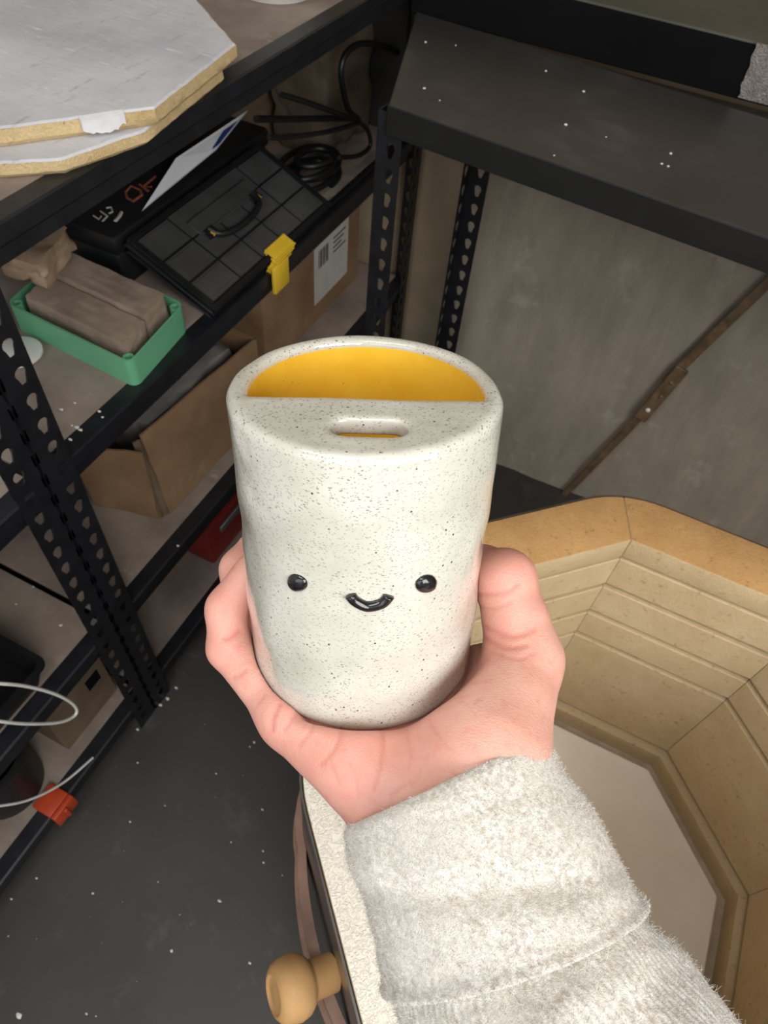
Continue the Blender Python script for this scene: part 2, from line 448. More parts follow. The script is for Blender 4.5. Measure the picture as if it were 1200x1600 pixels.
A_, J_, B_ = on_wall(862, 792), on_wall(1012, 640), on_wall(1290, 352)
bar('lower_bar', A_, on_wall(1008, 642), 0.020, 0.006, 0.004)
o, d, n, s = bar('upper_bar', on_wall(1040, 596), B_, 0.023, 0.006, 0.004)
o, d, n, s = bar('hinge_plate', on_wall(1000, 652), on_wall(1068, 572), 0.032, 0.008, 0.010)
for (px, py, m) in ((1014, 636, 'frame_white'), (1050, 594, 'rust'), (1034, 615, 'rust')):
    c = Vector(on_wall(px, py)) + n * 0.014
    R_ = n.to_track_quat('Z', 'Y').to_matrix().to_4x4()
    MB().lathe([(0.0055, 0), (0.0055, .002), (.004, .0035), (0.0001, .004)], Matrix.Translation(c) @ R_, 10).build('rivet', M[m], t, 40)

# ------------------------------------------------------------------ kiln
KC = np.array([0.200, 0.315]); KA = 0.260; KO = 0.330; KR = HC - 0.652; KF = HC - 1.115
kiln = thing('kiln', (KC[0], KC[1], 0), 'open octagonal top-loading kiln with grooved tan brick lining', 'kiln')
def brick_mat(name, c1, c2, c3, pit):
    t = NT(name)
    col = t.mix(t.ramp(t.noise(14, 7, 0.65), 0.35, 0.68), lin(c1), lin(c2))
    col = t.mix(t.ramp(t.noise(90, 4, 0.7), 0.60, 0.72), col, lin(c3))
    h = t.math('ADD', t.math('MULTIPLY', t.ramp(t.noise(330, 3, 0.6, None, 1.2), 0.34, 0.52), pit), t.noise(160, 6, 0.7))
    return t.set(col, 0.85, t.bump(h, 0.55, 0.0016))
M['brick'] = brick_mat('tan_firebrick', (196, 172, 132), (210, 188, 150), (172, 142, 100), 0.5)
M['brick_rim'] = brick_mat('scorched_firebrick', (186, 142, 88), (204, 160, 104), (158, 114, 66), 0.5)
M['brick_sunlit'] = brick_mat('sunlit_firebrick', (240, 232, 216), (247, 240, 227), (222, 208, 184), 1.6)  # paler copy for the near rim tops: sunlight put into the brick colour
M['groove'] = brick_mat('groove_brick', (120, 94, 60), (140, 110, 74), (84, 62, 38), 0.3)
M['jacket'] = simple('steel_jacket', (120, 116, 112), (150, 146, 142), 0.28, 10, 0.05, 0.0005, Metallic=0.9)
T8 = math.tan(math.pi / 8)
def side_pts(inner, outer, rc):
    """outline of one of eight segments about the +x side, angle range -22.5..22.5"""
    pts = [(inner, -inner * T8), (inner, inner * T8)]
    out = []
    # rounded outer corner of radius rc: fillet tangent length
    tl = rc * T8; half = outer * T8
    cx_, cy_ = outer - rc, half - tl
    for k in range(5):
        a = math.radians(22.5 * k / 4); out.append((cx_ + rc * math.cos(a), cy_ + rc * math.sin(a)))
    up = out; dn = [(x, -y) for x, y in out]
    return pts + up[::-1] + dn
def seg_mesh(name, inner, outer, rc, z0, z1, bev):
    mb = MB(); mb.prism(side_pts(inner, outer, rc), z0, z1, bev, 2); return mb.mesh(name, (0, 0, 0), 30)
def ring_of(name, me, mat_fn):
    for k in range(8):
        m2 = me
        o = bpy.data.objects.new(name, m2); link(o, kiln)
        o.rotation_euler.z = k * math.pi / 4
        for si in range(len(o.material_slots)):
            o.material_slots[si].link = 'OBJECT'; o.material_slots[si].material = mat_fn(k) if si == len(o.material_slots) - 1 else M['brick']
def prep(me): me.materials.append(M['brick']); return me
# rim: side k faces angle k*45 deg; 5 = front-left (towards the camera)
rim_mat = lambda k: M['brick_sunlit'] if k in (4, 5, 6) else M['brick_rim']
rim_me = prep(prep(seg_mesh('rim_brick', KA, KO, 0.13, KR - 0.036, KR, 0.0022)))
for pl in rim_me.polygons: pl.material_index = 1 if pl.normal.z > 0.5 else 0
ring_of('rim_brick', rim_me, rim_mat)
rows = [(-0.693, -0.748), (-0.758, -0.815), (-0.825, -0.877), (-0.887, -1.088)]
def course_mesh(z0, z1):
    # profile in (depth outwards, z): face slopes back under the element ledge
    mb = MB(); a = KA
    prof = [(a, z1 - .0012), (a + .0012, z1), (a + .05, z1), (a + .05, z0), (a + .0012, z0), (a, z0 + .0012)]
    n = len(prof); g = 0.0004
    vs = [(r, -r * T8 + g, z) for r, z in prof] + [(r, r * T8 - g, z) for r, z in prof]
    fs = [(i, (i + 1) % n, n + (i + 1) % n, n + i) for i in range(n)] + [tuple(range(n))[::-1], tuple(range(n, 2 * n))]
    return mb.add(vs, fs).mesh('wall_brick')
for (zt, zb) in rows:
    ring_of('wall_brick', prep(course_mesh(HC + zb, HC + zt)), lambda k: M['brick'])
oct_ = lambda a, rot=0: [(a / math.cos(math.pi / 8) * math.cos(math.pi / 8 + k * math.pi / 4 + rot), a / math.cos(math.pi / 8) * math.sin(math.pi / 8 + k * math.pi / 4 + rot)) for k in range(8)]
def oct_ring(mb, ai, ao, z0, z1):
    I, O = oct_(ai), oct_(ao)
    vs = [(x + KC[0], y + KC[1], z) for z in (z0, z1) for P_ in (I, O) for x, y in P_]
    fs = []
    for k in range(8):
        j = (k + 1) % 8
        fs += [(k, j, 8 + j, 8 + k), (16 + k, 24 + k, 24 + j, 16 + j), (k, 16 + k, 16 + j, j), (8 + k, 8 + j, 24 + j, 24 + k)]
    return mb.add(vs, fs)
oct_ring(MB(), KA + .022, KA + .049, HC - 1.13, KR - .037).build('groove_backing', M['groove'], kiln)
M['floor_seam'] = simple('kiln_floor_seam', (162, 146, 128), (184, 168, 150), 0.85, 30, 0.3, 0.001)
oct_ring(MB(), KA - .009, KA + .011, HC - 1.146, HC - 1.100).build('floor_ledge', M['brick'], kiln)
MB().prism([(x + KC[0], y + KC[1]) for x, y in oct_(KA - .0095)], HC - 1.1465, HC - 1.140).build('floor_seam', M['floor_seam'], kiln)
M['kiln_wash'] = simple('kiln_shelf_wash', (222, 213, 200), (236, 229, 218), 0.8, 6, 0.3, 0.001, dust=(170, 150, 128), dust_at=(0.68, 0.8), dust_scale=12)
MB().prism([(x + KC[0], y + KC[1]) for x, y in oct_(KA - .030)], HC - 1.1395, HC - 1.115, 0.002).build('kiln_floor', M['kiln_wash'], kiln)
MB().prism([(x + KC[0], y + KC[1]) for x, y in oct_(KO)], HC - 1.20, HC - 1.147, 0.003).build('kiln_base', M['brick'], kiln)
# steel jacket: thin octagonal shell with rounded corners
out, inn = [], []
for k in range(8):
    for (x, y) in side_pts(KA, KO + .0010, 0.13)[-10:][::-1]:
        a = k * math.pi / 4; ca, sa = math.cos(a), math.sin(a)
        out.append((x * ca - y * sa, x * sa + y * ca))
ang = sorted(range(len(out)), key=lambda i: math.atan2(out[i][1], out[i][0])); out = [out[i] for i in ang]
cl = [out[0]]
for q in out[1:]:
    if math.dist(q, cl[-1]) > 1e-4: cl.append(q)
out = cl
def shell(mb, loop, s0, s1, z0, z1):
    n = len(loop); vs = []
    for z in (z0, z1):
        for s_ in (s0, s1): vs += [(KC[0] + x * s_, KC[1] + y * s_, z) for x, y in loop]
    fs = []
    for k in range(n):
        j = (k + 1) % n
        fs += [(k, j, n + j, n + k), (2 * n + k, 3 * n + k, 3 * n + j, 2 * n + j), (k, 2 * n + k, 2 * n + j, j), (n + k, n + j, 3 * n + j, 3 * n + k)]
    return mb.add(vs, fs)
shell(MB(), out, 1.0, 1.006, 0.24, KR - .002).build('jacket', M['jacket'], kiln, 30)
M['strap'] = simple('brown_strap', (118, 88, 74), (150, 116, 98), 0.45, 14, 0.2, 0.001, stretch=(1, 1, 14))
def strap_arc(z0, z1, bulge):
    oa = np.array([math.atan2(y, x) % (2 * math.pi) for x, y in out]); orr = np.array([math.hypot(x, y) for x, y in out]); od = np.argsort(oa)
    th_ = np.radians(np.linspace(198, 262, 60)); r_ = np.interp(th_, oa[od], orr[od]); P_ = np.stack([r_ * np.cos(th_), r_ * np.sin(th_)], 1); n = len(P_); vs = []; fs = []
    for k, p in enumerate(P_):
        w = math.sin(math.pi * k / (n - 1)) ** 0.5
        for (f_, z) in ((1.007, z0), (1.012 + bulge * w, z0), (1.012 + bulge * w, z1), (1.007, z1)): vs.append((KC[0] + p[0] * f_, KC[1] + p[1] * f_, z))
    for k in range(n - 1):
        for q_ in range(4): fs.append((k * 4 + q_, k * 4 + (q_ + 1) % 4, k * 4 + 4 + (q_ + 1) % 4, k * 4 + 4 + q_))
    fs += [(3, 2, 1, 0), tuple((n - 1) * 4 + q_ for q_ in range(4))]
    return MB().add(vs, fs)
strap_arc(KR - .185, KR - .150, .026).build('strap_band', M['strap'], kiln, 30)
strap_arc(KR - .228, KR - .190, .042).build('strap_band', M['strap'], kiln, 30)
for sx, sy in ((-1, -1), (1, -1), (1, 1), (-1, 1)):
    x, y = KC[0] + sx * .2, KC[1] + sy * .2
    MB().span(x - .02, x + .02, y - .02, y + .02, 0, HC - 1.201, .002).build('leg', M['black_steel'], kiln)
# spy-hole plug
M['plug'] = simple('tan_plug', (176, 134, 84), (198, 156, 104), 0.7, 18, 0.2, 0.001)
kn = Vector((-0.707, -0.707, 0.0)); zz = KR - 0.125
c = Vector((KC[0], KC[1], zz)) + kn * 0.338; kn = Vector((-.62, -.66, .34)).normalized()
tang = Vector((-0.707, 0.707, 0)); c = c + tang * -0.030
Mk = Matrix.Translation(c) @ kn.to_track_quat('Z', 'Y').to_matrix().to_4x4()
prof = [(0.0165, 0), (0.0170, .022), (.0178, .024), (.0215, .026), (.0255, .031), (.0275, .039), (.0262, .048), (.0236, .0545), (.0195, .058), (.0165, .0588), (.0150, .0570), (.0135, .0565), (.006, .0575), (0.0002, .0577)]
MB().lathe(prof, Mk, 28).build('peephole_plug', M['plug'], kiln, 60)

# ------------------------------------------------------------------ things on the top shelf
def Z(d): return HC - d
M['slab_edge'] = brick_mat('slab_core', (204, 176, 126), (222, 198, 152), (176, 142, 90), 1.2)
t_ = NT('kiln_wash_coat')
col = t_.mix(t_.ramp(t_.noise(4.5, 7, 0.6), 0.34, 0.66), lin((182, 184, 191)), lin((218, 218, 221)))
sv = t_.stretch((30, 5, 5), (0, 0, 0.9))
col = t_.mix(t_.ramp(t_.noise(3.0, 8, 0.75, sv), 0.58, 0.70), col, lin((164, 164, 169)))
col = t_.mix(t_.ramp(t_.noise(5.0, 8, 0.75, t_.stretch((4, 26, 5), (0, 0, 0.4))), 0.60, 0.68), col, lin((244, 243, 241)))
M['wash'] = t_.set(col, 0.7, t_.bump(t_.noise(26, 8, 0.7, t_.stretch((1, 2.4, 1), (0, 0, 0.6))), 0.5, 0.003))
M['white_patch'] = simple('white_plaster_patch', (224, 224, 226), (236, 236, 238), 0.8, 60, 0.4, 0.001)
def slab(loc_poly, z0, z1, seed, label, patch=None):
    cx_ = sum(p[0] for p in loc_poly) / len(loc_poly); cy_ = sum(p[1] for p in loc_poly) / len(loc_poly)
    t = thing('kiln_shelf_slab', (cx_, cy_, z0), label, 'kiln shelf')
    pts = []
    n = len(loc_poly)
    for i in range(n):
        a = np.array(loc_poly[i]); b = np.array(loc_poly[(i + 1) % n]); m = max(2, int(np.linalg.norm(b - a) / .009))
        for k in range(m): pts.append(a + (b - a) * k / m)
    def ring(z, inset, amp, sd):
        r = []
        for p in pts:
            d = np.array([p[0] - cx_, p[1] - cy_]); L_ = np.linalg.norm(d)
            w = amp * mnoise.fractal(Vector((p[0] * 70, p[1] * 70, sd)), 1, 2, 3) - inset
            q = p + d / L_ * w; r.append((q[0], q[1], z))
        return r
    N = len(pts); th = z1 - z0
    rings = [ring(z0, .004, .0014, seed), ring(z0 + th * .25, .0, .0018, seed + 1), ring(z0 + th * .6, 0.0005, .0018, seed + 2), ring(z1 - .0022, .0012, .0014, seed + 3)]
    vs = [v for r in rings for v in r]; fs = [tuple(range(N))[::-1], tuple(3 * N + k for k in range(N))]
    for j in range(3):
        fs += [(j * N + k, j * N + (k + 1) % N, (j + 1) * N + (k + 1) % N, (j + 1) * N + k) for k in range(N)]
    MB().add(vs, fs).build('slab_core', M['slab_edge'], t, 35)
    r1, r2 = ring(z1 - .0021, .0015, .002, seed + 5), ring(z1, .004, .002, seed + 5)
    vs = r1 + r2; fs = [tuple(range(N))[::-1], tuple(N + k for k in range(N))] + [(k, (k + 1) % N, N + (k + 1) % N, N + k) for k in range(N)]
    MB().add(vs, fs).build('wash_coat', M['wash'], t, 35)
    if patch:
        p0, p1 = np.array(patch[0]), np.array(patch[1]); vs = []; fs = []; n_ = 14
        nrm = np.array([-(p1 - p0)[1], (p1 - p0)[0]]); nrm /= np.linalg.norm(nrm)
        if nrm @ (p0 - np.array([cx_, cy_])) < 0: nrm = -nrm
        for i in range(n_ + 1):
            u = i / n_; p = p0 + (p1 - p0) * u
            lo = z0 + .002 + .006 * abs(mnoise.noise(Vector((u * 5, 3, seed)))) + .006 * abs(2 * u - 1) ** 3
            for (off, z) in ((.0018, lo), (.003, z1 - .001), (-.006, z1 + .0008), (-.004, lo)):
                q = p + nrm * off; vs.append((q[0], q[1], z))
        for i in range(n_):
            for k in range(4): fs.append((i * 4 + k, i * 4 + (k + 1) % 4, i * 4 + 4 + (k + 1) % 4, i * 4 + 4 + k))
        fs += [(3, 2, 1, 0), tuple(n_ * 4 + k for k in range(4))]
        MB().add(vs, fs).build('white_patch', M['white_patch'], t, 40)
    return t
S1 = [(-.77, .976), (-.605, .851), (-.576, .646), (-.700, .481), (-.905, .452), (-1.07, .577), (-1.10, .782), (-.975, .947)]
S2 = [(x - .008, y - .030) for x, y in [(-.77, .976), (-.600, .851), (-.574, .660), (-.604, .560), (-.700, .470), (-.905, .452), (-1.06, .577), (-1.09, .782), (-.975, .947)]]
zb = LEV[0] + .0006
slab(S2, zb, zb + .0165, 3.0, 'octagonal kiln shelf slab lying underneath the other slab on top shelf')
slab(S1, zb + .017, zb + .037, 9.0, 'chipped octagonal kiln shelf slab with grey-white top, uppermost of the two', ((-.596, .617), (-.622, .578)))
M['glaze_white'] = simple('white_glaze', (226, 224, 218), (236, 234, 228), 0.18, 8, 0.0)
b = thing('white_bowl', (-.735, 1.152, LEV[0]), 'white glazed bowl behind the slabs on the top shelf', 'bowl')
Mb = Matrix.Translation(Vector((-.735, 1.152, LEV[0] + .0006)))
MB().lathe([(0.0001, .006), (.05, .006), (.052, 0), (.060, 0), (.064, .006), (.082, .022), (.098, .055), (.103, .075), (.100, .077), (.094, .056), (.078, .027), (.05, .013), (0.0001, .011)], Mb, 48).build('bowl_body', M['glaze_white'], b, 50)
M['clay_smear'] = simple('clay_smear', (214, 210, 204), (226, 222, 216), 0.8, 50, 0.2)

# ------------------------------------------------------------------ second shelf: green tray with clay blocks
M['green'] = simple('green_plastic', (96, 164, 124), (106, 174, 134), 0.45, 12, 0.05, 0.0003)
M['clay_wrap'] = simple('brown_wrapped_clay', (138, 120, 106), (164, 146, 130), 0.6, 22, 0.5, 0.002, dust=(168, 152, 140), dust_at=(0.55, 0.8))
tA = np.array([-.612, .545]); ta = np.array([-.2365, .014]); tb = np.array([-.0165, .149])
TL, TW = np.linalg.norm(ta), np.linalg.norm(tb); ta /= TL; tb /= TW
def TP(a, b): return tA + ta * a + tb * b
def rrect(a0, a1, b0, b1, r, n=6):
    pts = []
    for (ca, cb, s0) in ((a1 - r, b1 - r, 0), (a0 + r, b1 - r, 90), (a0 + r, b0 + r, 180), (a1 - r, b0 + r, 270)):
        for k in range(n + 1):
            g = math.radians(s0 + 90 * k / n); pts.append((ca + r * math.cos(g), cb + r * math.sin(g)))
    return pts
z2 = LEV[1] + .0006
t = thing('plastic_tray', (TP(TL / 2, TW / 2)[0], TP(TL / 2, TW / 2)[1], z2), 'shallow green plastic tray holding brown clay blocks', 'tray')
o_, i_ = rrect(0, TL, 0, TW, .014), rrect(.0032, TL - .0032, .0032, TW - .0032, .011)
n = len(o_); vs = []
for (lp, z) in ((o_, z2), (o_, z2 + .046), (i_, z2 + .046), (i_, z2 + .004)): vs += [(*TP(*p), z) for p in lp]
fs = [tuple(range(n))[::-1], tuple(3 * n + k for k in range(n))]
for j in range(3): fs += [(j * n + k, j * n + (k + 1) % n, (j + 1) * n + (k + 1) % n, (j + 1) * n + k) for k in range(n)]
MB().add(vs, fs).build('tray_shell', M['green'], t, 40)
for (a, b) in ((.0115, .0115), (.0115, TW - .0115), (TL - .0115, .0115), (TL - .0115, TW - .0115)):
    q = TP(a, b)
    MB().lathe([(.0078, 0), (.0078, .040), (.0056, .040), (.0056, .012), (0.0001, .012)], Matrix.Translation(Vector((q[0], q[1], z2 + .004))), 16).build('screw_boss', M['green'], t, 40)
def lumpy_box(name, parent, mat, f, size, z0, seed, amp=.003, sub=9, freq=30, soft=.35):
    """noise-dented block; f maps local (a,b) to world xy"""
    b = bmesh.new(); bmesh.ops.create_cube(b, size=1.0)
    bmesh.ops.subdivide_edges(b, edges=list(b.edges), cuts=sub, use_grid_fill=True)
    bmesh.ops.smooth_vert(b, verts=list(b.verts), factor=soft, use_axis_x=True, use_axis_y=True, use_axis_z=True)
    vs = []
    for v in b.verts:
        p = Vector((v.co.x * size[0], v.co.y * size[1], v.co.z * size[2]))
        nn = mnoise.noise_vector(Vector((p.x * freq + seed, p.y * freq, p.z * freq))) * amp
        cr = abs(mnoise.noise(Vector((p.x * freq * 1.7, p.y * freq * 1.7, p.z * freq + seed * 2))))
        p = p + nn - p.normalized() * (amp * 0.8 if cr < 0.08 else 0)
        zz = max(p.z + size[2] / 2, 0.0)
        q = f(p.x, p.y); vs.append((q[0], q[1], z0 + zz))
    b.verts.index_update(); fs = [[v.index for v in fc.verts] for fc in b.faces]; b.free()
    return MB().add(vs, fs).build(name, mat, parent, 60)
o = lumpy_box('clay_block', None, M['clay_wrap'], lambda a, b: TP(.117 + a, .047 + b), (.190, .055, .052), z2 + .0045, 1.0, .0016, 11, 34, .12)
tag(o, 'brown clay block with cracked end nearest the front of green tray', 'clay block', 'clay blocks in the green tray')
o = lumpy_box('clay_block', None, M['clay_wrap'], lambda a, b: TP(.117 + a, .1055 + b), (.190, .055, .060), z2 + .0045, 5.0, .0016, 11, 34, .12)
tag(o, 'taller brown clay block at the rear of green tray', 'clay block', 'clay blocks in the green tray')
M['paper_brown'] = simple('brown_paper', (142, 120, 98), (164, 140, 116), 0.7, 16, 0.4, 0.002)
o = lumpy_box('clay_lump', None, M['paper_brown'], lambda a, b: TP(.228 + a + .2 * b, .085 + b - .15 * a), (.075, .10, .038), z2 + .066, 8.0, .007, 9, 26)
tag(o, 'crumpled brown paper wrap lying on the clay blocks', 'paper')
o = MB().lathe([(0.0001, 0), (.030, 0), (.034, .004), (.034, .008), (.030, .010), (0.0001, .010)], Matrix.Translation(Vector((-.800, .515, z2))), 32).build('white_saucer', M['glaze_white'], None, 40)
tag(o, 'round white saucer on the shelf left of green tray', 'saucer')

# ------------------------------------------------------------------ black tool case behind, organiser leaning on it
M['blk_plastic'] = simple('black_plastic', (17, 18, 20), (25, 26, 28), 0.45, 30, 0.1, 0.0003)
M['blk_panel'] = simple('black_plastic_panel', (54, 54, 55), (68, 68, 69), 0.5, 12, 0.1, 0.0003, dust=(92, 92, 92), dust_at=(0.62, 0.9), dust_scale=20)
M['yellow'] = simple('yellow_plastic', (214, 176, 40), (228, 192, 56), 0.45, 18, 0.1, 0.0005)
M['orange_mark'] = simple('orange_chalk', (122, 66, 44), (140, 78, 52), 0.8, 120, 0)
M['white_mark'] = simple('white_chalk', (160, 160, 160), (180, 180, 180), 0.8, 120, 0)
t = thing('tool_case', (-.92, .91, z2), 'black tool case with orange and white chalk marks on lid', 'tool case')
MB().span(-1.07, -.772, .722, 1.16, z2, z2 + .062, .008, 2).build('case_body', M['blk_plastic'], t, 40)
MB().span(-1.075, -.767, .717, 1.165, z2 + .0625, z2 + .096, .010, 2).build('case_lid', M['blk_plastic'], t, 40)
MB().span(-.7715, -.7645, .75, .79, z2 + .035, z2 + .078, .002).build('latch', M['blk_plastic'], t, 40)
zl = z2 + .0965
def stroke(mb, pts, w):
    mb.tube([(*on_z(px, py, zl)[:2], zl) for px, py in pts], w, 5)
mb = MB()
stroke(mb, [(196, 300), (205, 291), (219, 297), (222, 305), (208, 315), (198, 309), (196, 300)], .0022)
stroke(mb, [(218, 288), (232, 299)], .002); stroke(mb, [(243, 276), (224, 292), (238, 292)], .002)
mb.build('orange_mark', M['orange_mark'], t)
mb = MB()
stroke(mb, [(146, 337), (155, 343), (158, 338)], .0014); stroke(mb, [(157, 330), (168, 338), (160, 346)], .0014); stroke(mb, [(166, 325), (174, 324), (176, 331), (170, 334)], .0014)
stroke(mb, [(180, 346), (187, 338), (190, 332)], .0028)
mb.build('white_mark', M['white_mark'], t)
# white card standing behind the organiser
M['card'] = simple('white_card', (206, 208, 214), (218, 220, 226), 0.6, 6, 0)
M['card_blue'] = simple('blue_print', (28, 48, 104), (36, 58, 120), 0.5, 40, 0)
q = [on_x(222, 331, -.778), on_x(338, 234, -.778), on_x(388, 172, -.800), on_x(275, 247, -.800)]
for v in q: v[2] = max(v[2], zl + .0008)
def slab4(q, th):
    n_ = np.cross(q[1] - q[0], q[3] - q[0]); n_ = n_ / np.linalg.norm(n_) * th
    return MB().add([*q, *[v - n_ for v in q]], [(0, 1, 2, 3), (7, 6, 5, 4), (0, 4, 5, 1), (1, 5, 6, 2), (2, 6, 7, 3), (3, 7, 4, 0)])
t = thing('white_card', q[0], 'white card with blue corner print propped behind black organiser', 'card')
slab4(q, .0012).build('card_sheet', M['card'], t)
bl = lambda u, w: (q[0] * (1 - u) + q[1] * u) * (1 - w) + (q[3] * (1 - u) + q[2] * u) * w
n_ = np.cross(q[1] - q[0], q[3] - q[0]); n_ /= np.linalg.norm(n_)
qq = [bl(.80, .22) + n_ * .0006, bl(.93, .22) + n_ * .0006, bl(.93, .80) + n_ * .0006, bl(.72, .80) + n_ * .0006]
slab4(qq, .0004).build('blue_print', M['card_blue'], t)
# organiser
OY0, OL, OS = .731, .368, .165
S_ = Vector((-.911, 0, .413)); N_ = Vector((.413, 0, .911)); O_ = Vector((-.6005, OY0, HC - .699))
Mo = Matrix((( S_.x, 0, N_.x, O_.x), (S_.y, -1, N_.y, O_.y + OL), (S_.z, 0, N_.z, O_.z), (0, 0, 0, 1)))   # local (s, -y, n)
def OB(s0, s1, y0, y1, n0, n1, bev=.002, seg=2):
    b = bmesh.new(); bmesh.ops.create_cube(b, size=1.0)
    for v in b.verts: v.co = Vector(((s0 + s1) / 2 + v.co.x * (s1 - s0), OL - ((y0 + y1) / 2 + v.co.y * (y1 - y0)), (n0 + n1) / 2 + v.co.z * (n1 - n0)))
    bmesh.ops.bevel(b, geom=list(b.edges), offset=bev, segments=seg, profile=.5, affect='EDGES')
    return MB().bm(b, Mo)
t = thing('parts_organiser', (-.64, OY0 + OL / 2, z2), 'black plastic parts organiser with folded handle and yellow latch, tilted to the front', 'tool box')
OB(.004, OS - .004, .004, OL - .004, -.029, -.014, .003).build('case_bottom', M['blk_plastic'], t, 40)
OB(0, OS, 0, OL, -.0135, -.003, .003).build('case_lid', M['blk_plastic'], t, 40)
mb = MB()
for (s0, s1, y0, y1) in ((0, .006, 0, OL), (OS - .006, OS, 0, OL), (.0062, OS - .0062, 0, .006), (.0062, OS - .0062, OL - .006, OL)):
    bmb = OB(s0, s1, y0, y1, -.0032, .0015, .0012); mb.add(bmb.v, bmb.f)
mb.build('lid_rim', M['blk_plastic'], t, 40)
ycols = [(.010, .083), (.088, .150), (.155, .213), (.218, .280), (.285, .358)]
srows = [(.010, .054), (.058, .104), (.108, .155)]
for ci, (y0, y1) in enumerate(ycols):
    for ri, (s0, s1) in enumerate(srows):
        if ci in (1, 2, 3) and ri == 2: continue
        OB(s0 + .001, s1 - .001, y0 + .001, y1 - .001, -.0036, -.0012, .001, 1).build('lid_panel', M['blk_panel'], t)
        if not (ci in (1, 2, 3) and ri == 1):
            OB(s0 + .007, s1 - .005, y0 + .007, y1 - .006, -.0013, -.0002, .0005, 1).build('panel_pad', M['blk_panel'], t)
OB(.108, .156, .088, .280, -.0036, -.0016, .001, 1).build('handle_recess', M['blk_panel'], t)
hp = []
for k in range(13):
    g = math.pi * k / 12; hp.append((.100 - .030 * math.sin(g) ** .6, .118 + .132 * (1 - math.cos(g)) / 2))
OB(.100, .128, .104, .264, -.001, .003, .002).build('handle_plate', M['blk_panel'], t, 40)
hmb = MB(); hmb.tube([Mo @ Vector((s, OL - y, .006)) for s, y in hp], .0052, 8); hmb.build('handle', M['blk_plastic'], t, 50)
for y in (.118, .250):
    OB(.088, .100, y - .009, y + .009, -.001, .006, .002).build('hinge_block', M['blk_plastic'], t, 40)
    OB(.086, .092, y - .004, y + .004, .0055, .0078, .001).build('hinge_pin', M['yellow'], t, 40)
yl = float(on_x(440, 420, -.60)[1]) - OY0
OB(-.010, .014, yl - .030, yl + .030, -.002, .0035, .0015).build('latch', M['yellow'], t, 40)
OB(-.013, -.0045, yl - .032, yl + .024, -.016, -.001, .0015).build('latch', M['yellow'], t, 40)
OB(-.0125, -.0045, yl - .036, yl + .010, -.030, -.0165, .0015).build('latch', M['yellow'], t, 40)
MB().span(-.5955, -.588, OY0 + yl - .040, OY0 + yl + .006, HC - .763, HC - .712, .0015, 2).build('latch', M['yellow'], t, 40)

# ------------------------------------------------------------------ brown bag, carton and cables at the far end of the second shelf
M['cardboard'] = simple('cardboard', (130, 102, 74), (152, 122, 92), 0.75, 10, 0.2, 0.001, dust=(182, 164, 142), dust_at=(0.6, 0.85))
M['paper_dim'] = simple('shaded_brown_paper', (80, 70, 57), (100, 88, 72), 0.7, 16, 0.4, 0.002)  # darker copy of the brown paper: far-end shade put into its colour
M['cardboard_dark'] = simple('dark_cardboard', (98, 82, 64), (118, 100, 80), 0.75, 10, 0.2, 0.001)
o = lumpy_box('paper_bag', None, M['paper_dim'], lambda a, b: (-.770 + a + .1 * b, 1.370 + b), (.12, .17, .225), z2 + .0002, 12., .010, 9, 14)
tag(o, 'crumpled brown paper bag at the far end of second shelf', 'bag')
def carton(name, x0, x1, y0, y1, z0, z1, label, mat, th=.004, rot=0, flap=True):
    cx_, cy_ = (x0 + x1) / 2, (y0 + y1) / 2
    t = thing(name, (cx_, cy_, z0), label, 'box'); c_, s_ = math.cos(rot), math.sin(rot)
    def bx(a0, a1, b0, b1, c0_, c1_):
        mb = MB().span(a0, a1, b0, b1, c0_, c1_, .0008)
        mb.v = [(cx_ + (v[0] - cx_) * c_ - (v[1] - cy_) * s_, cy_ + (v[0] - cx_) * s_ + (v[1] - cy_) * c_, v[2]) for v in mb.v]; return mb
    for nm, r in (('front_panel', (x1 - th, x1, y0, y1, z0, z1)), ('back_panel', (x0, x0 + th, y0, y1, z0, z1)), ('side_panel', (x0 + th, x1 - th, y0, y0 + th, z0, z1)),
                  ('side_panel', (x0 + th, x1 - th, y1 - th, y1, z0, z1)), ('bottom_panel', (x0 + th, x1 - th, y0 + th, y1 - th, z0, z0 + th))):
        bx(*r).build(nm, mat, t)
    if flap:
        bx(x0 + .001, (x0 + x1) / 2 - .001, y0 + .001, y1 - .001, z1 + .0005, z1 + .004).build('top_flap', mat, t)
        bx((x0 + x1) / 2 + .001, x1 - .001, y0 + .001, y1 - .001, z1 + .0005, z1 + .004).build('top_flap', mat, t)
    return t
carton('cardboard_box', -1.075, -.86, 1.17, 1.46, z2, z2 + .20, 'dark cardboard box behind the paper bag on second shelf', M['cardboard_dark'])
M['shade_panel'] = simple('shade_grey_panel', (40, 39, 35), (52, 50, 45), 0.7, 10, 0.1)
o = MB().span(-1.07, -.64, 1.478, 1.496, z2, z2 + .27, .002).build('shade_board', M['shade_panel'], None)  # dark sheet added to stand in for shade behind the bag
tag(o, 'dark grey board added in place of shade at far end of second shelf', 'board')
M['cable'] = simple('black_cable', (14, 14, 15), (20, 20, 21), 0.45, 40, 0.0)
def cable(pxs, x, r, label):
    pts = [on_x(px, py, x if len(rest) == 0 else rest[0]) for px, py, *rest in pxs]
    for p_ in pts: p_[2] = max(p_[2], z2 + r)
    o = MB().tube(smooth_path(pts), r, 8).build('power_cable', M['cable'], None, 60); tag(o, label, 'cable', None); return o
cable([(626, 84), (600, 72), (565, 68), (542, 82), (533, 108), (536, 140), (545, 172), (560, 186)], -.655, .0055, 'black cable arching up over the brown paper bag')
cable([(440, 148), (480, 160), (530, 178), (560, 190), (575, 205), (578, 228), (560, 243), (530, 246)], -.632, .0045, 'black cable looping down beside the bench post')
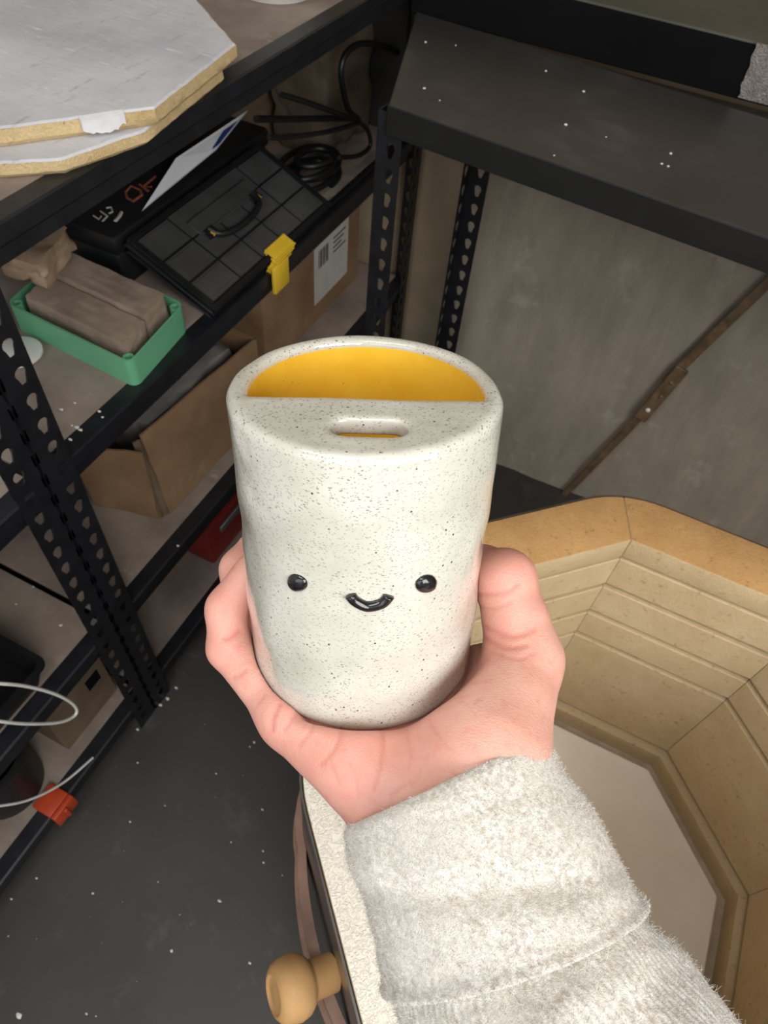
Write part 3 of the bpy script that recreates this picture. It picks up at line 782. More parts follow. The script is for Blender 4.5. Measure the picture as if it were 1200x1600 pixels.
cable([(400, 186), (450, 186), (510, 185), (560, 186)], -.665, .0055, 'black cable lying straight behind the organiser')
cable([(420, 215), (470, 212), (520, 204), (560, 192)], -.622, .0045, 'black cable curving above the organiser corner')
cable([(500, 330), (530, 318), (560, 300), (600, 262), (640, 226)], -.615, .006, 'black hose lying along the far shelf front')

cp = []
for k in range(97):
    a = k / 96 * 2 * math.pi * 4; rr_ = .062 + .022 * math.sin(k * .13)
    cp.append((-.690 + .55 * rr_ * math.cos(a) * 1.2, 1.190 + rr_ * math.sin(a), z2 + .0062 + .0125 * (k / 24.0)))
o = MB().tube(cp, .006, 8).build('coiled_hose', M['cable'], None, 60)
tag(o, 'coiled black hose lying beside the organiser on second shelf', 'hose')
# ------------------------------------------------------------------ third shelf
z3 = LEV[2] + .0006
t = thing('cardboard_box', (-.80, .74, z3), 'open brown cardboard box with folded corner on third shelf', 'box')
bxp = [np.array([-.662, .588]), np.array([-.655, .905]), np.array([-.93, .92]), np.array([-.94, .60])]
H3 = .205
def panel(p, q, z0, z1, lean0, lean1, th, mat, nm, sub=10, seed=0.0, trim=0.0):
    vs = []; fs = []; d = (q - p) / np.linalg.norm(q - p); nrm = np.array([d[1], -d[0]])
    for j in range(sub + 1):
        for i in range(sub + 1):
            u, w = i / sub, j / sub
            b_ = p + (q - p) * (u * (1 - trim * w) + trim * w * .0) + nrm * (lean0 * (1 - u) + lean1 * u) * w + nrm * .004 * mnoise.noise(Vector((u * 3 + seed, w * 3, 0)))
            vs.append((b_[0], b_[1], z0 + (z1 - z0) * w))
    m = len(vs); vs += [(v[0] - nrm[0] * th, v[1] - nrm[1] * th, v[2]) for v in vs]
    W_ = sub + 1
    for j in range(sub):
        for i in range(sub):
            a = j * W_ + i; fs += [(a, a + 1, a + W_ + 1, a + W_), (m + a, m + a + W_, m + a + W_ + 1, m + a + 1)]
    bd = [i for i in range(sub)] + [j * W_ + sub for j in range(sub)] + [sub * W_ + sub - i for i in range(sub)] + [(sub - j) * W_ for j in range(sub)]
    fs += [(bd[k], bd[(k + 1) % len(bd)], m + bd[(k + 1) % len(bd)], m + bd[k]) for k in range(len(bd))]
    return MB().add(vs, fs).build(nm, mat, t, 50)
panel(bxp[0], bxp[1], z3, z3 + H3, -.020, .0, .004, M['cardboard'], 'front_panel')
panel(bxp[1], bxp[2], z3, z3 + H3, 0, 0, .004, M['cardboard'], 'side_panel')
panel(bxp[2], bxp[3], z3, z3 + H3, 0, 0, .004, M['cardboard'], 'back_panel')
panel(np.array([-.80, .535]), np.array([-.672, .567]), z3, z3 + H3 * .88, .01, -.004, .004, M['cardboard'], 'bent_flap', seed=3.)
panel(np.array([-.672, .569]), np.array([-.664, .586]), z3, z3 + H3 * .9, -.03, -.03, .002, M['cardboard_dark'], 'folded_corner', 6)
panel(bxp[3], np.array([-.80, .575]), z3, z3 + H3, 0, 0, .004, M['cardboard'], 'side_panel', 6)
MB().prism([(-.667, .594), (-.660, .900), (-.925, .914), (-.934, .606)], z3 + .0002, z3 + .004).build('bottom_panel', M['cardboard'], t)
M['grey_cloth'] = simple('grey_bag', (112, 110, 106), (134, 132, 127), 0.8, 14, 0.4, 0.002)
o = lumpy_box('grey_bag', None, M['grey_cloth'], lambda a, b: (-.79 + a, .75 + b), (.20, .25, .19), z3 + .0045, 21., .010, 8, 16)
tag(o, 'grey bag stuffed inside the open cardboard box', 'bag')
t = carton('cardboard_box', -.98, -.715, 1.02, 1.46, z3, z3 + .235, 'brown cardboard carton with white shipping label on third shelf', M['cardboard'])
M['label_paper'] = simple('label_paper', (196, 192, 186), (208, 204, 198), 0.6, 30, 0)
M['ink'] = simple('dark_ink', (56, 50, 46), (70, 62, 56), 0.7, 30, 0)
xl = -.7146
LQ = [on_x(517, 505, xl), on_x(572, 455, xl), on_x(570, 395, xl), on_x(522, 440, xl)]
ly0, ly1 = 1.235, 1.40; lz0, lz1 = z3 + .05, z3 + .20
MB().span(xl, xl + .0006, ly0, ly1, lz0, lz1).build('shipping_label', M['label_paper'], t)
mb = MB()
for k in range(7): mb.span(xl + .0006, xl + .0010, ly0 + .02 + k * .007, ly0 + .023 + k * .007 + .002 * (k % 2), lz1 - .06, lz1 - .015)
for k in range(4): mb.span(xl + .0006, xl + .0010, ly0 + .09, ly1 - .015 - .01 * (k % 3), lz1 - .02 - k * .012, lz1 - .016 - k * .012)
mb.build('label_print', M['ink'], t)

# ------------------------------------------------------------------ lowest shelf
z4 = LEV[3] + .0006
M['red'] = simple('dark_red_plastic', (120, 34, 30), (142, 44, 38), 0.45, 12, 0.1, 0.0005)
t = thing('red_toolbox', (-.76, .80, z4), 'dark red toolbox with grey lid edge on lowest shelf', 'tool box')
MB().span(-.90, -.655, .665, .98, z4, z4 + .105, .008, 2).build('box_body', M['red'], t, 40)
MB().span(-.905, -.650, .660, .985, z4 + .1055, z4 + .135, .008, 2).build('box_lid', M['red'], t, 40)
M['grey_metal'] = simple('grey_metal', (118, 120, 120), (140, 142, 142), 0.4, 10, 0.1, 0.0005, Metallic=0.5)
MB().span(-.652, -.645, .70, .94, z4 + .092, z4 + .112, .002).build('grey_trim', M['grey_metal'], t, 40)
MB().tube(smooth_path([(-.78, .74, z4 + .135), (-.78, .745, z4 + .165), (-.78, .79, z4 + .172), (-.78, .85, z4 + .172), (-.78, .895, z4 + .165), (-.78, .90, z4 + .135)], 5), .006, 8).build('handle', M['blk_plastic'], t, 50)
carton('cardboard_box', -.90, -.655, .185, .325, z4, z4 + .165, 'dim cardboard box with square black hole on lowest shelf', M['cardboard_dark'])
hx = -.6549
t = [o for o in bpy.data.objects if o.get('label', '').startswith('dim cardboard')][0]
q = on_x(145, 1063, hx); q[1] = min(max(q[1], .21), .30)
MB().span(hx, hx + .0006, q[1] - .016, q[1] + .016, q[2] - .018, q[2] + .018).build('hand_hole', M['sill_black'], t)
M['rubber'] = simple('black_rubber', (20, 20, 22), (28, 28, 31), 0.5, 20, 0.1)
t = thing('black_bucket', (-.712, .085, z4), 'large black bucket on lowest shelf beside the orange clip', 'bucket')
MB().lathe([(0.0001, 0), (.062, 0), (.066, .004), (.075, .15), (.081, .152), (.081, .165), (.074, .166), (.062, .008), (0.0001, .008)], Matrix.Translation(Vector((-.712, .085, z4))), 36).build('bucket_body', M['rubber'], t, 40)
M['wire'] = simple('white_wire', (214, 212, 206), (228, 226, 220), 0.4, 40, 0)
MB().tube(smooth_path([(-.650, .035, z4 + .163), on_x(-60, 1262, -.600), on_x(0, 1259, -.592), on_x(50, 1248, -.588), on_x(100, 1222, -.585), on_x(145, 1184, -.585)]), .0022, 8).build('wire_bail', M['wire'], t, 50)
M['orange'] = simple('orange_red_plastic', (176, 60, 28), (192, 72, 36), 0.45, 30, 0.05)
q = on_x(100, 1256, -.592)
t = thing('orange_clip', (-.595, q[1], LEV[3] - .03), 'orange-red plastic clip gripping the lowest shelf edge', 'clip')
zt = LEV[3] + .004
MB().span(-.598, -.588, q[1] - .030, q[1] + .018, LEV[3] - .034, zt + .004, .002, 2).build('clip_jaw', M['orange'], t, 40)
MB().span(-.640, -.5985, q[1] - .030, q[1] + .018, zt, zt + .005, .002, 2).build('clip_top', M['orange'], t, 40)
MB().span(-.5878, -.582, q[1] - .010, q[1] - .003, LEV[3] - .028, zt + .002, .002, 2).build('clip_rib', M['orange'], t, 40)

# second unit: tub with wire, plaster board
t = thing('black_tub', (-.71, .13, z3), 'small black plastic tub with white wire loop at shelf edge', 'tub')
o_, i_ = rrect(-.76, -.622, .02, .228, .014), rrect(-.756, -.626, .024, .224, .012)
k0 = rrect(-.748, -.634, .034, .214, .012); k1 = rrect(-.744, -.638, .038, .210, .010)
r0 = rrect(-.765, -.617, .015, .233, .016)
n = len(o_); vs = []
for lp, z in ((k0, 0), (o_, .050), (r0, .050), (r0, .056), (i_, .056), (k1, .004)): vs += [(*p, z3 + z) for p in lp]
fs = [tuple(range(n))[::-1], tuple(5 * n + k for k in range(n))]
for j in range(5): fs += [(j * n + k, j * n + (k + 1) % n, (j + 1) * n + (k + 1) % n, (j + 1) * n + k) for k in range(n)]
MB().add(vs, fs).build('tub_body', M['blk_plastic'], t, 40)
MB().tube(smooth_path([(-.626, .075, z3 + .054), on_x(-80, 1066, -.590), on_x(0, 1068, -.57), on_x(45, 1073, -.567), on_x(85, 1084, -.565), on_x(110, 1097, -.565), on_x(120, 1110, -.565), on_x(113, 1121, -.565), on_x(90, 1129, -.565), on_x(45, 1131, -.567), on_x(0, 1127, -.57), on_x(-80, 1115, -.590), (-.626, .035, z3 + .054)]), .0026, 8).build('wire_loop', M['wire'], t, 50)
M['plaster'] = simple('plaster_board', (196, 192, 186), (210, 206, 200), 0.8, 8, 0.2)
o = MB().box((-.80, .14, z2 + .011), (.26, .30, .022), Matrix.Rotation(.12, 4, 'Z'), .003).build('plaster_bat', M['plaster'], None)
tag(o, 'pale plaster board lying flat behind the perforated posts', 'board')

# crumbs on the floor and on shelf boards
def crumbs(name, spots, zt, label, mat, parent=None):
    mb = MB()
    for (x, y, r) in spots:
        b = bmesh.new(); bmesh.ops.create_icosphere(b, subdivisions=1, radius=r)
        for v in b.verts: v.co *= 0.7 + 0.6 * rng.random()
        mb.bm(b, Matrix.Translation(Vector((x, y, zt + r * .12))) @ Matrix.Diagonal(Vector((.8, .55, .22, 1))))
    o = mb.build(name, mat); tag(o, label, 'crumbs', None, 'stuff'); return o
sp = []
for (px, py, r) in [(30, 1588, .008), (397, 1160, .004), (390, 1167, .003), (410, 1265, .0035), (361, 1316, .0025), (411, 1330, .003), (412, 1348, .003), (343, 1408, .005), (390, 1505, .0035), (145, 1396, .0035), (258, 1259, .0025), (215, 1192, .003), (203, 1284, .003), (441, 1368, .002), (268, 1486, .004), (135, 1584, .003), (150, 1588, .002), (57, 1372, .003), (275, 1075, .006), (262, 1092, .006), (251, 1102, .005), (215, 1140, .005), (338, 1209, .003), (18, 1405, .003), (13, 1463, .002), (247, 1378, .002)]:
    q = on_z(px, py, 0); sp.append((q[0], q[1], r))
for _ in range(70): sp.append((rng.uniform(-.58, .2), rng.uniform(-.3, 1.3), rng.uniform(.0005, .0014)))
crumbs('clay_crumbs', sp, 0.0, 'pale clay crumbs scattered on the dark floor', M['clay_smear'])
sp = []
for (px, py, r) in [(96, 640, .004), (117, 630, .003), (155, 643, .004), (120, 668, .005), (126, 672, .004), (113, 665, .003), (110, 687, .004), (160, 652, .003)]:
    q = on_z(px, py, LEV[1]); sp.append((q[0], q[1], r))
crumbs('clay_flakes', sp, LEV[1], 'white clay flakes on the shelf in front of green tray', M['clay_smear'])
sp = []
for (px, py, r) in [(95, 977, .005), (25, 944, .003), (52, 917, .003), (278, 850 + 3, .004)]:
    q = on_z(px, py, LEV[2]); sp.append((q[0], q[1], r))
crumbs('clay_flakes', sp, LEV[2], 'white clay flakes on the third shelf by the perforated posts', M['clay_smear'])

# ------------------------------------------------------------------ implicit surfaces (for the mug and the hand), camera axes
def smin(a, b, k):
    h = np.clip(0.5 + 0.5 * (b - a) / k, 0, 1); return b + (a - b) * h - k * h * (1 - h)
def smax(a, b, k): return -smin(-a, -b, k)
def surface(sdf, lo, hi, h, bs=8, margin=2.2):
    lo = np.array(lo, float); nb = np.ceil((np.array(hi) - lo) / h / bs).astype(int); n = nb * bs
    bi = np.stack(np.meshgrid(*[np.arange(k) for k in nb], indexing='ij'), -1).reshape(-1, 3)
    d = sdf(lo + (bi * bs + (bs - 1) / 2) * h)
    F = np.repeat(np.repeat(np.repeat(d.reshape(nb), bs, 0), bs, 1), bs, 2)
    act = bi[np.abs(d) < h * bs * 0.9 * 1.0 + margin * h]
    loc = np.stack(np.meshgrid(*[np.arange(bs)] * 3, indexing='ij'), -1).reshape(-1, 3)
    for c in range(0, len(act), 400):
        idx = (act[c:c + 400, None, :] * bs + loc[None]).reshape(-1, 3)
        F[idx[:, 0], idx[:, 1], idx[:, 2]] = sdf(lo + idx * h)
    S = F < 0
    cnt = np.zeros(n - 1, np.int8)
    for dx in (0, 1):
        for dy in (0, 1):
            for dz in (0, 1): cnt += S[dx:n[0] - 1 + dx, dy:n[1] - 1 + dy, dz:n[2] - 1 + dz]
    cells = np.argwhere((cnt > 0) & (cnt < 8))
    vid = -np.ones(n - 1, np.int64); vid[cells[:, 0], cells[:, 1], cells[:, 2]] = np.arange(len(cells))
    cor = np.array([(x, y, z) for x in (0, 1) for y in (0, 1) for z in (0, 1)])
    val = np.stack([F[cells[:, 0] + c[0], cells[:, 1] + c[1], cells[:, 2] + c[2]] for c in cor], 1)
    acc = np.zeros((len(cells), 3)); m = np.zeros(len(cells))
    for i in range(8):
        for j in range(i + 1, 8):
            if np.abs(cor[i] - cor[j]).sum() != 1: continue
            a, b = val[:, i], val[:, j]; k = (a < 0) != (b < 0)
            t = np.where(k, a / np.where(k, a - b, 1), 0)
            acc += k[:, None] * (cor[i] + t[:, None] * (cor[j] - cor[i])); m += k
    V = lo + (cells + acc / m[:, None]) * h
    quads = []
    for ax in range(3):
        u, w = (ax + 1) % 3, (ax + 2) % 3
        sl0 = [slice(None)] * 3; sl1 = [slice(None)] * 3; sl0[ax] = slice(0, -1); sl1[ax] = slice(1, None)
        e = np.argwhere(S[tuple(sl0)] != S[tuple(sl1)])
        e = e[(e[:, u] > 0) & (e[:, w] > 0) & (e[:, u] < n[u] - 1) & (e[:, w] < n[w] - 1)]
        ins = S[e[:, 0], e[:, 1], e[:, 2]]
        def cv(du, dw):
            q = e.copy(); q[:, u] -= du; q[:, w] -= dw; return vid[q[:, 0], q[:, 1], q[:, 2]]
        Q = np.stack([cv(1, 1), cv(0, 1), cv(0, 0), cv(1, 0)], 1)
        Q[~ins] = Q[~ins][:, ::-1]; quads.append(Q)
    Q = np.concatenate(quads); Q = Q[(Q >= 0).all(1)]
    return V, Q
def relax(V, Q, it=3, f=0.5):
    e = np.concatenate([Q[:, [0, 1]], Q[:, [1, 2]], Q[:, [2, 3]], Q[:, [3, 0]]])
    for _ in range(it):
        A = np.zeros_like(V); c = np.zeros(len(V))
        np.add.at(A, e[:, 0], V[e[:, 1]]); np.add.at(c, e[:, 0], 1); np.add.at(A, e[:, 1], V[e[:, 0]]); np.add.at(c, e[:, 1], 1)
        V = V * (1 - f) + f * A / np.maximum(c, 1)[:, None]
    return V
def np_mesh(name, V, Q, smooth=True):
    me = bpy.data.meshes.new(name); me.from_pydata(V.tolist(), [], Q.tolist())
    if smooth: me.polygons.foreach_set('use_smooth', [True] * len(me.polygons))
    me.update(); return me
def wob(P, s, seed):                      # cheap smooth pseudo-noise
    r = np.random.default_rng(seed); out = np.zeros(len(P))
    for _ in range(7):
        k = r.normal(size=3) * s; out += np.sin(P @ k + r.uniform(0, 6.28))
    return out / 7

# ------------------------------------------------------------------ mug
ED = np.array([541 - 600, 2342 - 800, 1100.0]); ED /= np.linalg.norm(ED)
EX = np.array([1.0, 0, 0]); EX -= EX @ ED * ED; EX /= np.linalg.norm(EX)
EU = np.cross(ED, EX)
MR, MH = 0.046, 0.1255
MC = camv(573, 602, 0.2355)
def mug_local(P): d = P - MC; return np.stack([d @ EX, d @ EU, d @ ED], 1)
def mug_cam(q): return MC + q[0] * EX + q[1] * EU + q[2] * ED
def mug_outer(q):
    r = np.hypot(q[:, 0], q[:, 1]); rr = np.where(q[:, 2] < 0.05, 0.0032, 0.0060)
    w = 0.0011 * wob(q, 55, 4) + 0.0006 * wob(q, 150, 9) - 0.0012 * np.exp(-((q[:, 0] + .040) / .008) ** 2 - ((q[:, 2] - .055) / .02) ** 2) + 0.0008 * np.exp(-((q[:, 0] + .034) / .005) ** 2 - ((q[:, 2] - .075) / .03) ** 2)
    a = r - (MR - rr) - w; b = np.abs(q[:, 2] - MH / 2 + 0.0006 * wob(q[:, :2] @ np.eye(2, 3), 60, 2)) - (MH / 2 - rr)
    return np.minimum(np.maximum(a, b), 0) + np.hypot(np.maximum(a, 0), np.maximum(b, 0)) - rr
UCH = 0.0085
sq = None
def mug_sdf(q):
    o = mug_outer(q); r = np.hypot(q[:, 0], q[:, 1]); d = q[:, 2]
    ri = MR - 0.0066
    full = np.maximum(r - ri, np.maximum(0.0065 - d, d - (MH - 0.007)))
    half = np.maximum(np.maximum(r - ri, q[:, 1] - UCH - 0.0004 * np.sin(q[:, 0] * 130)), d - 0.03)
    cav = np.minimum(full, half)
    o = smax(o, -cav, 0.0024)
    sx, su = SLOT; ax_ = np.clip(q[:, 0] - sx, -0.0066, 0.0066)
    s = np.hypot((q[:, 0] - sx - ax_), (q[:, 1] - su)) - 0.0052
    s = np.maximum(s, d - 0.012)
    return smax(o, -s, 0.0018)
def deck_hit(px, py):
    r = camv(px, py, 1.0); t = ((MC @ ED) / (r @ ED)); p = r * t - MC; return p @ EX, p @ EU
SLOT = deck_hit(577, 666)
def front_hit(px, py):
    r = camv(px, py, 1.0); rx, ru = r @ EX, r @ EU; cx_, cu = MC @ EX, MC @ EU
    A_, B_, C_ = rx * rx + ru * ru, -2 * (rx * cx_ + ru * cu), cx_ * cx_ + cu * cu - MR * MR
    t = (-B_ - math.sqrt(max(0, B_ * B_ - 4 * A_ * C_))) / (2 * A_); return r * t
hm = 0.0009
Vq, Q = surface(mug_sdf, (-.050, -.050, -.004), (.050, .050, MH + .004), hm)
Vq = relax(Vq, Q, 2, 0.4)
Vw = c2w(MC + Vq[:, :1] * EX + Vq[:, 1:2] * EU + Vq[:, 2:] * ED)
base_mug = c2w(mug_cam((0, 0, MH)))
mug = thing('mug', base_mug, 'speckled off-white ceramic mug with smiling face and yellow inside, held in hand', 'mug')
fc = Vq[Q].mean(1); rf = np.hypot(fc[:, 0], fc[:, 1])
inner = (rf < MR - 0.0058) & (fc[:, 2] > 0.0030) & ~((np.abs(fc[:, 0] - SLOT[0]) < .0135) & (np.abs(fc[:, 1] - SLOT[1]) < .0075) & (fc[:, 2] < 0.009)) & (fc[:, 2] < MH - .004)
def speckle_glaze():
    t = NT('speckled_glaze'); ob_ = t.tc.outputs['Object']
    col = t.mix(t.ramp(t.noise(28, 5, 0.6), 0.36, 0.64), lin((194, 191, 178)), lin((211, 209, 198)))
    col = t.mix(t.ramp(t.noise(13, 4, 0.6), 0.58, 0.80), col, lin((190, 172, 138)))
    cl_ = t.ramp(t.noise(40, 4, 0.6), 0.42, 0.62)
    m1 = t.ramp(t.voro(420, vec=t.stretch((1.0, 1.0, 2.2), (0.4, 0.5, 0))), 0.12, 0.27, (1, 1, 1, 1), (0, 0, 0, 1))
    m1 = t.mix(t.ramp(t.noise(300, 2), 0.30, 0.46), (0, 0, 0, 1), m1); m1 = t.math('MULTIPLY', m1, 0.85)
    m1 = t.math('MULTIPLY', m1, t.math('ADD', t.math('MULTIPLY', cl_, 0.6), 0.4))
    col = t.mix(m1, col, lin((96, 92, 86)))
    m2 = t.ramp(t.voro(230), 0.07, 0.11, (1, 1, 1, 1), (0, 0, 0, 1)); m2 = t.mix(t.ramp(t.noise(120, 2), 0.47, 0.52), (0, 0, 0, 1), m2)
    m3 = t.ramp(t.voro(760, vec=t.stretch((1.0, 1.0, 1.8), (0.2, 0.9, 0))), 0.14, 0.30, (1, 1, 1, 1), (0, 0, 0, 1))
    m3 = t.math('MULTIPLY', m3, t.math('MULTIPLY', t.ramp(t.noise(55, 5, 0.7), 0.34, 0.54), 0.75))
    col = t.mix(m3, col, lin((112, 108, 100)))
    col = t.mix(m2, col, lin((62, 58, 54)))
    h = t.math('ADD', t.math('MULTIPLY', t.noise(70, 3, 0.5), 0.8), t.math('MULTIPLY', t.noise(420, 2, 0.5), 0.10))
    return t.set(col, 0.18, t.bump(h, 0.5, 0.0020), Coat_Weight=0.7, Coat_Roughness=0.05)
M['glaze'] = speckle_glaze()
t = NT('yellow_glaze')
col = t.mix(t.ramp(t.noise(60, 4), 0.35, 0.65), lin((240, 186, 50)), lin((248, 200, 66)))
m2 = t.ramp(t.voro(330), 0.05, 0.12, (1, 1, 1, 1), (0, 0, 0, 1)); m2 = t.mix(t.ramp(t.noise(180, 2), 0.5, 0.6), (0, 0, 0, 1), m2)
col = t.mix(m2, col, lin((186, 118, 20)))
M['yellow_glaze'] = t.set(col, 0.3, t.bump(t.noise(300, 3), 0.2, 0.0006))
def sub_mesh(name, V, Q, mask, mat, parent):
    q = Q[mask]; u, inv = np.unique(q, return_inverse=True)
    me = np_mesh(name, V[u] - origin_of(parent), inv.reshape(q.shape)); me.materials.append(mat)
    o = bpy.data.objects.new(name, me); link(o, parent); return o
sub_mesh('mug_body', Vw, Q, ~inner, M['glaze'], mug)
o = sub_mesh('mug_interior', Vw, Q, inner, M['yellow_glaze'], mug); o['label'] = 'yellow glazed inside'
M['black_glaze'] = simple('black_gloss_glaze', (17, 18, 20), (25, 26, 28), 0.10, 60, 0.2, 0.0008, Coat_Weight=0.6, Coat_Roughness=0.04)
for (px, py, rx, ry) in ((465, 910, .00395, .00385), (666, 912, .00410, .00395)):
    p = front_hit(px, py); l = mug_local(p[None])[0]; nrm = (l[0] * EX + l[1] * EU); nrm /= np.linalg.norm(nrm)
    tx = np.cross(ED, nrm)
    b = bmesh.new(); bmesh.ops.create_uvsphere(b, u_segments=24, v_segments=14, radius=1.0); vs = []
    for v in b.verts:
        k = 1 + .08 * mnoise.noise(v.co * 1.6 + Vector((px, 0, 0)))
        vs.append(c2w(p + (tx * v.co.x * rx + ED * (v.co.y * ry + v.co.x * (rx * .25 if px < 500 else -rx * .25)) + nrm * v.co.z * .0022) * k))
    b.verts.index_update(); fs = [[v.index for v in f.verts] for f in b.faces]; b.free()
    MB().add(vs, fs).build('eye', M['black_glaze'], mug, 80, 'glossy black raised eye')
pp = [front_hit(px, py) for px, py in [(547, 929), (553, 937), (562, 943), (573, 947), (585, 946), (597, 942), (604, 936), (608, 930)]]
mb = MB(); mb.tube([c2w(p) for p in smooth_path(pp, 5)], [0.0009 if k in (0, 35) else 0.00200 for k in range(36)], 10); mb.build('mouth', M['black_glaze'], mug, 80, 'glossy black raised smile')

# ------------------------------------------------------------------ hand (one continuous surface) and sleeve
def cone(P, a, b, ra, rb):
    a, b = np.asarray(a), np.asarray(b); ba = b - a; h = np.clip((P - a) @ ba / (ba @ ba), 0, 1)
    return np.linalg.norm(P - a - h[:, None] * ba, axis=1) - (ra + (rb - ra) * h)
ML = lambda x, u, d: MC + x * EX + u * EU + (MH + d) * ED     # position about the mug's foot
C = camv
palm = [
    (C(655, 1285, .266), ML(-.004, .020, .0125), .0215, .0140),
    (C(604, 1222, .268), C(490, 1125, .283), .0198, .0150),
    (C(560, 1183, .270), C(452, 1112, .284), .0150, .0122),
    (C(720, 1230, .262), ML(.020, .004, .0135), .0240, .0135),
    (C(765, 1160, .264), C(818, 1030, .286), .0225, .0150),
    (C(750, 1190, .262), ML(.034, .022, .0125), .0220, .0135),
    (ML(-.022, .026, .0125), ML(.030, -.006, .0135), .0125, .0125),
    (C(800, 1060, .288), ML(.026, -.008, .014), .0130, .0115),
    (C(660, 1300, .268), C(830, 1580, .258), .0210, .0230),
    (C(745, 1235, .268), C(880, 1540, .258), .0215, .0230),
]
fingers = [
    [(C(452, 1113, .284), .0118), (C(358, 1012, .297), .0090), (C(354, 950, .299), .0085), (C(395, 893, .300), .0080)],
    [(ML(-.020, .012, .0125), .0120), (C(380, 940, .313), .0098), (C(377, 889, .314), .0090), (C(398, 856, .322), .0078)],
    [(ML(-.004, .000, .0130), .0120), (ML(-.030, -.049, -.004), .0098), (ML(-.035, -.044, -.030), .0088), (ML(-.030, -.046, -.048), .0076)],
    [(ML(.018, -.010, .0130), .0118), (ML(.000, -.057, -.004), .0096), (ML(.003, -.0555, -.030), .0088), (ML(.008, -.0540, -.048), .0076)],
    [(C(818, 1028, .286), .0150), (C(806, 972, .289), .0130), (C(789, 906, .293), .0126), (C(752, 893, .307), .0112), (C(738, 890, .315), .0095)],
]
def hand_sdf(P):
    d = cone(P, *palm[0])
    for p in palm[1:]: d = smin(d, cone(P, *p), 0.011)
    q = mug_local(P); hgt = MH - q[:, 2]
    flare = np.maximum(np.hypot(q[:, 0], q[:, 1]) - MR - 0.40 * np.clip(hgt, 0, .05), -hgt) * 0.85
    d = smax(d, -flare, 0.005)
    for f in fingers:
        g = None
        for (a, ra), (b, rb) in zip(f[:-1], f[1:]):
            e = cone(P, a, b, ra, rb); g = e if g is None else smin(g, e, 0.0035)
        r0 = np.linalg.norm(P - f[0][0], axis=1)
        k = 0.0012 + 0.010 * np.exp(-(r0 / 0.020) ** 2)
        d = smin(d, g, k)
    m = mug_outer(q) - 0.0002
    d = smax(d, -m, 0.0015)
    return d
hh = 0.0011
allp = np.array([p for s in palm for p in s[:2]] + [q[0] for f in fingers for q in f])
lo, hi = allp.min(0) - .036, allp.max(0) + .036
hi[1] = min(hi[1], camv(800, 1500, .255)[1])
Vc, Q = surface(hand_sdf, lo, hi, hh)
Vc = relax(Vc, Q, 3, 0.5)
# creases: shallow grooves following the lines of the palm and the joints
CREASE = [
    ([(596, 1132), (599, 1160), (594, 1200), (584, 1235)], 3.0, .8), ([(634, 1140), (641, 1175), (640, 1200)], 2.5, .45), ([(669, 1124), (684, 1148), (699, 1167)], 2.5, .5),
    ([(437, 1100), (428, 1120), (425, 1140)], 3.5, 1.0), ([(464, 1115), (452, 1130), (444, 1143)], 2.5, .6), ([(493, 1128), (480, 1150), (467, 1166)], 2.5, .6),
    ([(534, 1139), (526, 1163), (512, 1184), (500, 1196)], 3.0, .8), ([(514, 1182), (522, 1204), (530, 1225)], 2.5, .5), ([(545, 1190), (556, 1215), (560, 1245)], 2.5, .4),
    ([(374, 986), (362, 995), (350, 998)], 3.5, 1.0), ([(384, 1046), (374, 1055), (365, 1059)], 3.0, .8), ([(414, 1085), (402, 1100)], 2.5, .5),
    ([(808, 913), (797, 923), (778, 928), (748, 929)], 3.5, 1.0), ([(800, 940), (775, 950), (752, 950)], 2.5, .5),
    ([(835, 984), (812, 992), (789, 992), (757, 980)], 3.5, .9), ([(822, 1008), (800, 1012), (778, 1008), (740, 988)], 3.5, 1.0), ([(838, 1020), (806, 1030), (770, 1018)], 2.5, .5),
    ([(690, 1070), (720, 1090), (745, 1120)], 2.0, .35), ([(650, 1110), (700, 1105), (745, 1080)], 2.0, .3),
]
pxv = np.stack([600 + Vc[:, 0] / Vc[:, 2] * FPX, 800 + Vc[:, 1] / Vc[:, 2] * FPX], 1)
fn = np.cross(Vc[Q[:, 2]] - Vc[Q[:, 0]], Vc[Q[:, 3]] - Vc[Q[:, 1]]); VN = np.zeros_like(Vc)
for k in range(4): np.add.at(VN, Q[:, k], fn)
VN /= np.linalg.norm(VN, axis=1)[:, None] + 1e-12
facing = np.clip(-(VN * Vc).sum(1) / np.linalg.norm(Vc, axis=1) * 2.5, 0, 1)
cr = np.zeros(len(Vc))
for pl, w, s in CREASE:
    w *= 1.25; sm = np.array(smooth_path([(x, y, 0) for x, y in pl], 6))[:, :2]
    dm = np.full(len(Vc), 1e9)
    for a, b in zip(sm[:-1], sm[1:]):
        ba = b - a; h = np.clip((pxv - a) @ ba / (ba @ ba + 1e-9), 0, 1); dm = np.minimum(dm, np.linalg.norm(pxv - a - h[:, None] * ba, axis=1))
    cr = np.maximum(cr, s * np.exp(-(dm / w) ** 2))
cr *= facing
Vc = Vc - VN * (cr * 0.00038)[:, None] + VN * (0.00025 * wob(Vc, 260, 5))[:, None]
